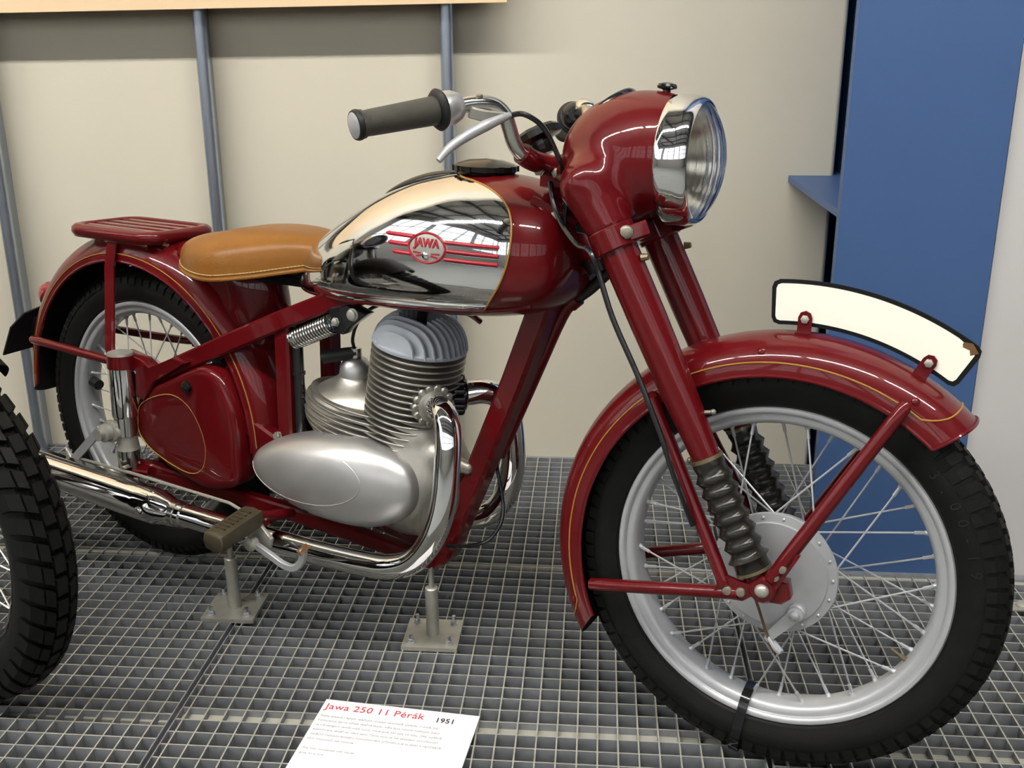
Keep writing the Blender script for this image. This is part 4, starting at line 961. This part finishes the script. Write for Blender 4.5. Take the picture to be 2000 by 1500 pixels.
# ================================================================== engine
def crank(P):
    d = sd_box(P, (0.60, 0, 0.315), (0.33, 0.170, 0.165), 0.07)
    d = smin(d, sd_ell(P, (0.700, 0, 0.325), (0.108, 0.090, 0.105)), 0.03)
    d = smin(d, sd_cone(P, (0.70, 0, 0.34), (0.70, 0, 0.41), 0.085, 0.075), 0.02)
    d = smin(d, sd_cone(P, (0.77, -0.04, 0.395), (0.82, -0.02, 0.375), 0.016, 0.012), 0.02)
    return d
ck = sdf_mesh(crank, (0.38, -0.125, 0.19), (0.88, 0.125, 0.50), 0.008).build('crankcase', ALU, BIKE, smooth=50)
CVT = math.radians(3.0)
CVX, CVZ = 0.563, 0.327
def cover_uv(P):
    c, s = math.cos(CVT), math.sin(CVT); u = (P[:, 0] - CVX) * c + (P[:, 2] - CVZ) * s; v = -(P[:, 0] - CVX) * s + (P[:, 2] - CVZ) * c; return u, v
def cover(P):
    u, v = cover_uv(P); g = 1 + 0.20 * np.clip(u / 0.19, -1.2, 1.0)
    q = np.stack([u, (P[:, 1] + 0.082) * 1.0, v / g], 1)
    r = np.array([0.193, 0.064, 0.084]); w = np.abs(q) / r
    k = (w[:, 0] ** 2.1 + w[:, 1] ** 2.3 + w[:, 2] ** 2.1) ** (1 / 2.15)
    return (k - 1) * 0.075
cv = sdf_mesh(cover, (0.35, -0.165, 0.21), (0.79, -0.05, 0.45), 0.0045).build('engine_side_cover', ALU_SMOOTH, BIKE, smooth=60)
def on_cover(u, v):
    c, s = math.cos(CVT), math.sin(CVT); x = CVX + u * c - v * s; z = CVZ + u * s + v * c; lo, hi = -0.20, -0.05
    Y = np.linspace(-0.18, -0.06, 400); d = cover(np.stack([np.full(400, x), Y, np.full(400, z)], 1)); i = np.argmax(d < 0)
    return V3(x, Y[i], z)
m = MB(); a_ = np.linspace(D(-172), D(42), 70)
m.tube([on_cover(-0.040 + 0.146 * math.cos(t), 0.014 + 0.056 * math.sin(t)) + V3(0, 0.0002, 0) for t in a_], 0.0014, n=6); m.build('cover_ridge', ALU_SMOOTH, cv)
for u, v in ((-0.085, -0.050), (-0.042, -0.064)):
    p = on_cover(u, v); m = MB(); m.lathe([(0.0055, -0.002), (0.0055, 0.0012), (0.004, 0.0016)], p, (0, -1, 0), 14); m.build('cover_screw_hole', PLATE_BLACK, cv)
# cylinder: core and stacked round fins
CXc, CYc = 0.702, 0.0
TILT = Matrix.Translation((CXc, 0, 0.58)) @ Matrix.Rotation(math.radians(9.5), 4, 'Y') @ Matrix.Translation((-CXc, 0, -0.58))
m = MB(); m.cyl((CXc, CYc, 0.38), (CXc, CYc, 0.60), 0.062, n=32); cy = m.build('cylinder', ALU, BIKE, TILT)
def fin_mesh(r, t, rear=0.0):
    m = MB(); A = np.linspace(0, 2 * np.pi, 56, endpoint=False); o = []
    for a in A:
        x, y = r * math.cos(a), r * math.sin(a)
        if rear and x < 0: x *= 1 + rear
        o.append((x, y))
    m.prism(o, lambda u, v, w: V3(u, v, w), -t / 2, t / 2, 0.0006); return m
NF = 15
for i in range(NF):
    z = 0.4035 + 0.0119 * i; rear = max(0.0, 0.55 - 0.16 * i) if i < 4 else 0.0
    o = fin_mesh(0.0858, 0.0034, rear).build('cylinder_fin', ALU, cy, smooth=40); o.location = (CXc, CYc, z)
m = MB(); m.lathe([(0.0858, 0.5795), (0.0862, 0.5815), (0.0862, 0.5850), (0.070, 0.5875), (0.045, 0.598), (0.0, 0.606)], (CXc, CYc, 0), (0, 0, 1), 48)
hd = m.build('cylinder_head', HEAD_PAINT, BIKE, TILT, smooth=35)
for k in range(13):
    y = -0.0755 + 0.01258 * k; w = math.sqrt(max(0.0, 0.0860 ** 2 - y * y)); top = 0.586 + 0.058 * math.sqrt(max(0, 1 - (y / 0.092) ** 2)) - 0.004
    P = []
    for x in np.linspace(-w, w, 22): P.append((x, 0.584 + (top - 0.584) * max(0.0, 1 - (abs(x) / max(w, 1e-4)) ** 3.2) ** 0.7))
    P = [(-w, 0.582)] + P + [(w, 0.582)]
    if 4 <= k <= 8:      # recess round the spark plug
        P1 = [(-w, 0.582)] + [p for p in P[1:-1] if p[0] < -0.030] + [(-0.028, 0.582)]
        P2 = [(0.022, 0.582)] + [p for p in P[1:-1] if p[0] > 0.024] + [(w, 0.582)]
        for q in (P1, P2): MB().prism(q, lambda u, v, t: V3(CXc + u, y + t, v), -0.0021, 0.0021).build('head_fin', HEAD_PAINT, hd, smooth=30)
    else: MB().prism(P, lambda u, v, t: V3(CXc + u, y + t, v), -0.0021, 0.0021).build('head_fin', HEAD_PAINT, hd, smooth=30)
m = MB(); m.lathe([(0.014, 0.600), (0.014, 0.612), (0.009, 0.614), (0.009, 0.640), (0.011, 0.642), (0.011, 0.652)], (CXc - 0.003, 0, 0), (0, 0, 1), 16); m.build('spark_plug', PLATE_BLACK, hd)
m = MB(); m.tube([(0.790, 0.05, 0.640), (0.770, 0.03, 0.655), (0.73, 0.01, 0.655), (CXc, 0, 0.650)], 0.005, n=8, sub=4); m.build('ignition_lead', RED, hd)
# carburettor housing behind the cylinder with ribs and round cap
def carb(P):
    d = sd_ell(P, (0.548, -0.005, 0.430), (0.100, 0.078, 0.066))
    d = smin(d, sd_cone(P, (0.550, -0.005, 0.47), (0.556, -0.005, 0.500), 0.040, 0.028), 0.02)
    d = smin(d, sd_box(P, (0.60, 0, 0.40), (0.12, 0.13, 0.08), 0.02), 0.02); return d
cbm = sdf_mesh(carb, (0.42, -0.11, 0.33), (0.69, 0.11, 0.55), 0.006).build('carburettor_housing', ALU, BIKE, smooth=50)
m = MB(); m.lathe([(0.030, 0.498), (0.0305, 0.506), (0.0285, 0.520), (0.022, 0.532), (0.010, 0.5385), (0.0, 0.540)], (0.556, -0.005, 0), (0, 0, 1), 32); m.build('carburettor_cap', ALU_SMOOTH, cbm, smooth=60)
for i in range(7):
    z = 0.392 + 0.0118 * i; q = math.sqrt(max(0, 1 - ((z - 0.425) / 0.078) ** 2))
    o = []
    for a in np.linspace(0, 2 * np.pi, 48, endpoint=False): o.append((0.575 + 0.128 * q * math.cos(a), -0.004 + 0.090 * q * math.sin(a)))
    m = MB(); m.prism(o, lambda u, v, w: V3(u, v, z + w - 0.17 * (u - 0.56)), -0.0017, 0.0017, 0.0005); m.build('housing_rib', ALU, cbm)
m = MB(); m.tube([(0.566, -0.010, 0.548), (0.556, -0.014, 0.546), (0.530, -0.030, 0.541), (0.508, -0.040, 0.536)], [0.009, 0.0115, 0.0125, 0.0125], n=16); m.build('cable_sleeve', RUBBER, cbm)
m = MB(); m.tube([(0.562, -0.010, 0.538), (0.562, -0.010, 0.556)], 0.011, n=10); m.build('cable_nut', CHROME_OLD, cbm)
m = MB(); m.tube([(0.560, -0.012, 0.555), (0.562, -0.018, 0.575), (0.575, -0.020, 0.605), (0.60, -0.02, 0.632), (0.63, -0.02, 0.648)], 0.0033, n=8, sub=5); m.build('throttle_cable', BLACK, cbm)
m = MB(); m.tube([(0.585, 0.02, 0.505), (0.592, 0.02, 0.525), (0.61, 0.02, 0.55), (0.63, 0.025, 0.60), (0.64, 0.03, 0.65)], 0.004, n=8, sub=5); m.build('fuel_pipe', BRASS, cbm)

# ================================================================== exhaust
EX = [(0.770, 0.050, 0.4885), (0.795, 0.068, 0.492), (0.817, 0.084, 0.483), (0.830, 0.096, 0.455), (0.834, 0.105, 0.415), (0.834, 0.112, 0.36), (0.826, 0.118, 0.31), (0.806, 0.123, 0.263), (0.772, 0.127, 0.224), (0.725, 0.130, 0.203), (0.67, 0.133, 0.196), (0.58, 0.140, 0.194), (0.48, 0.150, 0.196), (0.38, 0.160, 0.200), (0.28, 0.166, 0.202), (0.21, 0.170, 0.203)]
for s in (-1, 1):
    m = MB(); m.tube([(x, s * y, z) for x, y, z in EX], 0.0228, n=24, sub=6); ep = m.build('exhaust_pipe', CHROME, BIKE)
    m = MB(); d_ = unit(V3(0.775 - 0.735, s * 0.030, 0.0)); o_ = V3(0.748, s * 0.034, 0.4870)
    m.lathe([(0.028, -0.012), (0.031, 0.0), (0.031, 0.014), (0.029, 0.026), (0.0235, 0.029)], o_, d_, 28)
    un = m.build('union_nut', ALU if s < 0 else BLACK, ep)
    e1 = unit(np.cross(d_, V3(0, 0, 1))); e2 = np.cross(d_, e1)
    for k in range(14):
        a = 2 * math.pi * k / 14; c = o_ + (e1 * math.cos(a) + e2 * math.sin(a)) * 0.0318
        m = MB(); m.tube([c + d_ * 0.000, c + d_ * 0.003, c + d_ * 0.020, c + d_ * 0.023], [0.0045, 0.0076, 0.0076, 0.0045], n=10); m.build('union_lug', ALU if s < 0 else BLACK, ep)
    ax0, ax1 = V3(0.222, s * 0.170, 0.203), V3(-0.300, s * 0.185, 0.224)
    dv = unit(ax1 - ax0); L = np.linalg.norm(ax1 - ax0)
    m = MB(); m.tube([ax0 - dv * 0.03, ax0, ax0 + dv * 0.018, ax0 + dv * 0.045, ax0 + dv * 0.085, ax0 + dv * 0.13, ax0 + dv * 0.42, ax0 + dv * (L - 0.06), ax0 + dv * (L - 0.01), ax1], [0.0250, 0.0250, 0.0300, 0.0362, 0.0372, 0.0370, 0.0365, 0.032, 0.018, 0.014], n=32, sub=4); si = m.build('silencer', CHROME, BIKE)
    m = MB(); upv = V3(0, 0, 1); m.bar([ax0 + dv * 0.06 + upv * 0.032, ax0 + dv * 0.13 + upv * 0.0385, ax0 + dv * 0.42 + upv * 0.038, ax0 + dv * (L - 0.08) + upv * 0.032], 0.014, 0.006, side=(0, 1, 0)); m.build('silencer_seam', CHROME_OLD, si)
    m = MB(); m.prism([(0.062, 0.236), (0.082, 0.236), (0.078, 0.262), (0.068, 0.266), (0.060, 0.258)], lambda u, v, w: V3(u, s * w, v), 0.150, 0.165); m.build('silencer_bracket', CHROME_OLD, si)
    m = MB(); c = ax0 + dv * 0.062; m.lathe([(0.012, 0.030), (0.012, 0.036), (0.009, 0.039), (0.004, 0.040)], c, (0.05, s, -0.1), 18); m.build('silencer_screw', CHROME, si)
    m = MB(); m.tube([ax0 - dv * 0.016, ax0 - dv * 0.004], 0.0272, n=26); m.build('silencer_clamp', CHROME_OLD, si)

# ================================================================== footrests, rods and levers
for s in (-1, 1):
    a_, b_ = V3(0.395, s * 0.205, 0.2335), V3(0.434, s * 0.300, 0.2440)
    a_, b_ = V3(0.463, s * 0.190, 0.2620), V3(0.470, s * 0.300, 0.2500)
    dv = unit(b_ - a_); m = MB(); R = []
    for t, k in ((0, 0.7), (0.02, 0.95), (0.08, 1.0), (0.92, 1.0), (0.98, 0.95), (1.0, 0.75)):
        p = a_ + (b_ - a_) * t; R.append([p + V3(x * k, 0, z * k) for x, z in ((-0.022, 0.014), (0.0, 0.017), (0.022, 0.014), (0.026, 0.0), (0.020, -0.016), (0.0, -0.020), (-0.020, -0.016), (-0.026, 0.0))])
    m.rings(R); ft = m.build('footrest', PEDAL, BIKE, smooth=50)
    for t in np.linspace(0.2, 0.8, 7):
        p = a_ + (b_ - a_) * t; m = MB(); m.box(p + V3(0, 0, 0.0165), (0.022, 0.004, 0.003)); m.build('footrest_rib', PEDAL, ft)
    m = MB(); m.tube([(0.47, s * 0.10, 0.235), (0.466, s * 0.16, 0.250), a_ + V3(0, 0, 0)], 0.010, n=14, sub=4); m.build('footrest_bar', RED, ft)
    m = MB(); m.prism([(0.445, 0.262), (0.475, 0.250), (0.505, 0.225), (0.500, 0.205), (0.470, 0.198), (0.445, 0.210)], lambda u, v, w: V3(u, s * w, v), 0.186, 0.194, 0.001); m.build('footrest_bracket', STEEL, ft)
m = MB(); m.bar([(0.470, -0.205, 0.213), (0.515, -0.208, 0.202), (0.552, -0.210, 0.192), (0.580, -0.212, 0.196), (0.598, -0.214, 0.215), (0.604, -0.216, 0.236)], 0.010, 0.013, sub=4); bp = m.build('brake_pedal', ALU_PAINT, BIKE)
m = MB(); m.bar([(0.590, -0.205, 0.234), (0.606, -0.216, 0.238), (0.628, -0.236, 0.252)], 0.022, 0.005, side=(0, 1, 0.4)); m.build('pedal_pad', RUST, bp)
m = MB(); m.lathe([(0.014, 0), (0.014, 0.012), (0.009, 0.016)], (0.470, -0.202, 0.213), (0, -1, 0), 16); m.build('pedal_pivot', STEEL, bp)
m = MB(); m.tube([(-0.096, -0.160, 0.2525), (0.10, -0.164, 0.2570), (0.380, -0.172, 0.2600), (0.45, -0.18, 0.250)], 0.0032, n=8); m.build('brake_rod', STEEL, BIKE)
m = MB(); m.tube([(-0.118, -0.160, 0.268), (-0.098, -0.161, 0.248), (-0.100, -0.158, 0.225)], [0.003, 0.0075, 0.0035], n=10); m.build('rod_adjuster', STEEL, BIKE)
# horn shelf under the saddle and centre stand folded below
m = MB(); m.tube([(0.40, -0.10, 0.205), (0.40, 0.10, 0.205)], 0.012, n=14)
for s in (-1, 1): m.tube([(0.40, s * 0.09, 0.205), (0.26, s * 0.105, 0.165), (0.16, s * 0.12, 0.150)], 0.010, n=12, sub=3)
m.build('centre_stand', RED, BIKE)

# ================================================================== things around the motorcycle
def stand(x, y, h_tube, h_rod, lab):
    s = empty('display_stand', (x, y, 0.0)); tag(s, lab, 'stand', 'steel props under the motorcycle')
    MB().box((0, 0, 0.004), (0.106, 0.104, 0.008)).build('base_plate', STEEL, s, smooth=0)
    m = MB(); m.lathe([(0.0125, 0.008), (0.0125, h_tube - 0.002), (0.0105, h_tube), (0.006, h_tube)], (0, 0, 0), (0, 0, 1), 24); m.build('prop_tube', STEEL, s)
    MB().cyl((0, 0, h_tube - 0.01), (0, 0, h_rod), 0.0055, n=14).build('threaded_rod', STEEL, s)
    for dx in (-0.036, 0.036):
        for dy in (-0.036, 0.036):
            b = MB(); b.hexbolt((dx, dy, 0.008), (0, 0, 1), 0.0062, 0.009); b.cyl((dx, dy, 0.008), (dx, dy, 0.026), 0.0038, n=10)
            b.build('plate_bolt', ZINC, s)
    return s
stand(-0.713, 1.800, 0.118, 0.150, 'steel prop with square base plate under the footrest')
stand(-0.298, 1.728, 0.108, 0.160, 'steel prop with square base plate below the exhaust bend')

# information card on the grating
sg = empty('information_card', (-0.4500, 1.5075, 0.004)); sg.rotation_euler = (0, 0, math.radians(-6.0))
tag(sg, 'white printed card with red heading lying on the grating', 'sign')
cb = MB().box((0.136, -0.105, 0), (0.2725, 0.21, 0.003)); cb.build('card', PAPER, sg, smooth=0)
def line(txt, x, y, size, m, sp=1.0, bold=0.0):
    me = text_mesh(txt, size, 0.0002, spacing=sp, bold=bold); o = link('lettering', me, m, sg, smooth=0); o.location = (x, y, 0.0018); return o
line('Jawa 250 11 P\u00e9r\u00e1k', 0.006, -0.0262, 0.0222, INK_RED, 1.05, 0.0)
line('1951', 0.2005, -0.0290, 0.0165, INK_BLACK, 1.05, 0.0003)
body = ['Rizika spojen\u00e1 s tajn\u00fdm v\u00e1le\u010dn\u00fdm v\u00fdvojem se bohat\u011b vyplatila. V dob\u011b, kdy',
        'konkurence teprve s\u010d\u00edtala v\u00e1le\u010dn\u00e9 \u0161kody, m\u011bla Jawa hotov\u00fd motocykl, kter\u00fd',
        've sv\u00e9 kategorii nem\u011bl sob\u011b rovn\u00fd. Nov\u00e1 Jawa 250 byla od roku 1946 \u00fasp\u011b\u0161n\u011b',
        'exportov\u00e1na t\u00e9m\u011b\u0159 do v\u0161ech zem\u00ed. Tento stroj se stal z\u00e1kladem mimo\u0159\u00e1dn\u00fdch',
        '\u00fasp\u011bch\u016f \u010deskoslovensk\u00e9ho motocyklov\u00e9ho pr\u016fmyslu a je to jeden z nejd\u016fle\u017eit\u011b-',
        'j\u0161\u00edch motocykl\u016f na\u0161\u00ed historie.', '', 'The risks connected with secret', 'Jawa. At a time']
for i, t in enumerate(body):
    if t: line(t, 0.006, -0.0475 - 0.0122 * i, 0.0068, INK_GREY, 1.0, 0.0)

# front wheel of the neighbouring machine, cropped by the left edge
NBK = empty('motorcycle'); yw = math.radians(-26.0)
tag(NBK, 'black motorcycle cropped by the left picture edge, only its front tyre in view', 'motorcycle')
_n = Vector((-1.102, 1.502, 0.331)) - Matrix.Rotation(yw, 3, 'Z') @ Vector((1.3787, 0, 0.3305))
NBK.matrix_world = Matrix.Translation(_n) @ Matrix.Rotation(yw, 4, 'Z')
def black_copy(o, parent, m_new):
    c = o.copy(); COL.objects.link(c); c.parent = parent
    if c.material_slots: c.material_slots[0].link = 'OBJECT'; c.material_slots[0].material = m_new
    return c
BODY = {'frame': BLACK, 'fuel_tank': BLACK, 'saddle': RUBBER, 'rear_mudguard': BLACK, 'crankcase': ALU, 'cylinder': ALU, 'headlamp_nacelle': BLACK, 'fork_leg': BLACK, 'handlebar': BLACK, 'front_mudguard': PLATE_BLACK, 'rear_wheel': BLACK, 'exhaust_pipe': CHROME_OLD, 'silencer': CHROME_OLD, 'toolbox': BLACK, 'lower_yoke': BLACK}
for o in list(BIKE.children):
    b = o.name.split('.')[0]
    if b in BODY:
        c = black_copy(o, NBK, BODY[b])
        if b in ('headlamp_nacelle', 'fork_leg', 'handlebar', 'front_mudguard', 'lower_yoke'): c.matrix_local = Matrix.Identity(4)
        if b == 'front_mudguard': c.matrix_local = Matrix.Translation((1.3787, 0, 0.3305)) @ Matrix.Rotation(math.radians(-7.5), 4, 'Y') @ Matrix.Translation((-1.3787, 0, -0.3305))
        for ch in o.children:
            cb_ = ch.name.split('.')[0]
            if cb_ in ('tyre', 'hub', 'headlamp_rim', 'cylinder_fin', 'grip', 'fork_gaiter'): black_copy(ch, c, ch.data.materials[0])
prof = [(0.242, -0.024), (0.254, -0.034), (0.270, -0.040), (0.288, -0.041), (0.303, -0.038), (0.314, -0.028), (0.319, 0.0), (0.314, 0.028), (0.303, 0.038), (0.288, 0.041), (0.270, 0.040), (0.254, 0.034), (0.242, 0.024), (0.248, 0.0)]
ty = MB(); ty.lathe(prof, (0, 0, 0), (0, 1, 0), 128, closed=True)
def tyre_block(m, a0, a1, y0, y1, r_base, r_top, skew=0.0, drop=None):
    P = []
    for r, k in ((r_base, 1.0), (r_top, 0.86)):
        for ya, s in ((y0, -1), (y1, 1)):
            am = (a0 + a1) / 2; ha = (a1 - a0) / 2 * k
            yc = (y0 + y1) / 2 + (ya - (y0 + y1) / 2) * k
            rr = r - (drop(yc) if drop else 0)
            for sa in (-1, 1):
                a = am + sa * ha + skew * abs(yc)
                P.append((rr * math.cos(a), yc, rr * math.sin(a)))
    m.add(P, [(0, 1, 3, 2), (4, 6, 7, 5), (0, 4, 5, 1), (2, 3, 7, 6), (0, 2, 6, 4), (1, 5, 7, 3)])
NB = 52
for i in range(NB):
    a = 2 * math.pi * i / NB; h = 2 * math.pi / NB
    dr = lambda y: 0.0 if abs(y) < 0.016 else ((abs(y) - 0.016) / 0.026) ** 2 * 0.020
    for y0, y1, off in ((-0.044, -0.0285, 0), (-0.0280, -0.012, 0.0), (-0.0105, 0.0105, 0.5), (0.012, 0.0280, 0.0), (0.0285, 0.044, 0)):
        tyre_block(ty, a + off * h, a + off * h + h * 0.80, y0, y1, 0.306, 0.330, 1.8, dr)
MX = Matrix.Translation((1.3787, 0, 0.3305))
rm = MB(); rm.lathe([(0.252, -0.029), (0.247, -0.031), (0.240, -0.027), (0.229, -0.018), (0.227, 0.0), (0.229, 0.018), (0.240, 0.027), (0.247, 0.031), (0.252, 0.029), (0.238, 0.0)], (0, 0, 0), (0, 1, 0), 96, closed=True)
nw = rm.build('front_wheel', BLACK, NBK, MX)
ty.build('tyre', RUBBER_TREAD, nw, smooth=35)
MB().lathe([(0.05, -0.05), (0.05, -0.044), (0.03, -0.04), (0.03, 0.04), (0.05, 0.044), (0.05, 0.05)], (0, 0, 0), (0, 1, 0), 32).build('hub', ALU, nw)
for i in range(36):
    a = 2 * math.pi * i / 36; s = -1 if i % 2 else 1; k = 0.42 if (i // 2) % 2 else -0.42
    MB().cyl((0.046 * math.cos(a + k), 0.046 * s, 0.046 * math.sin(a + k)), (0.230 * math.cos(a), 0.008 * s, 0.230 * math.sin(a)), 0.0018, n=5).build('spoke', STEEL, nw)
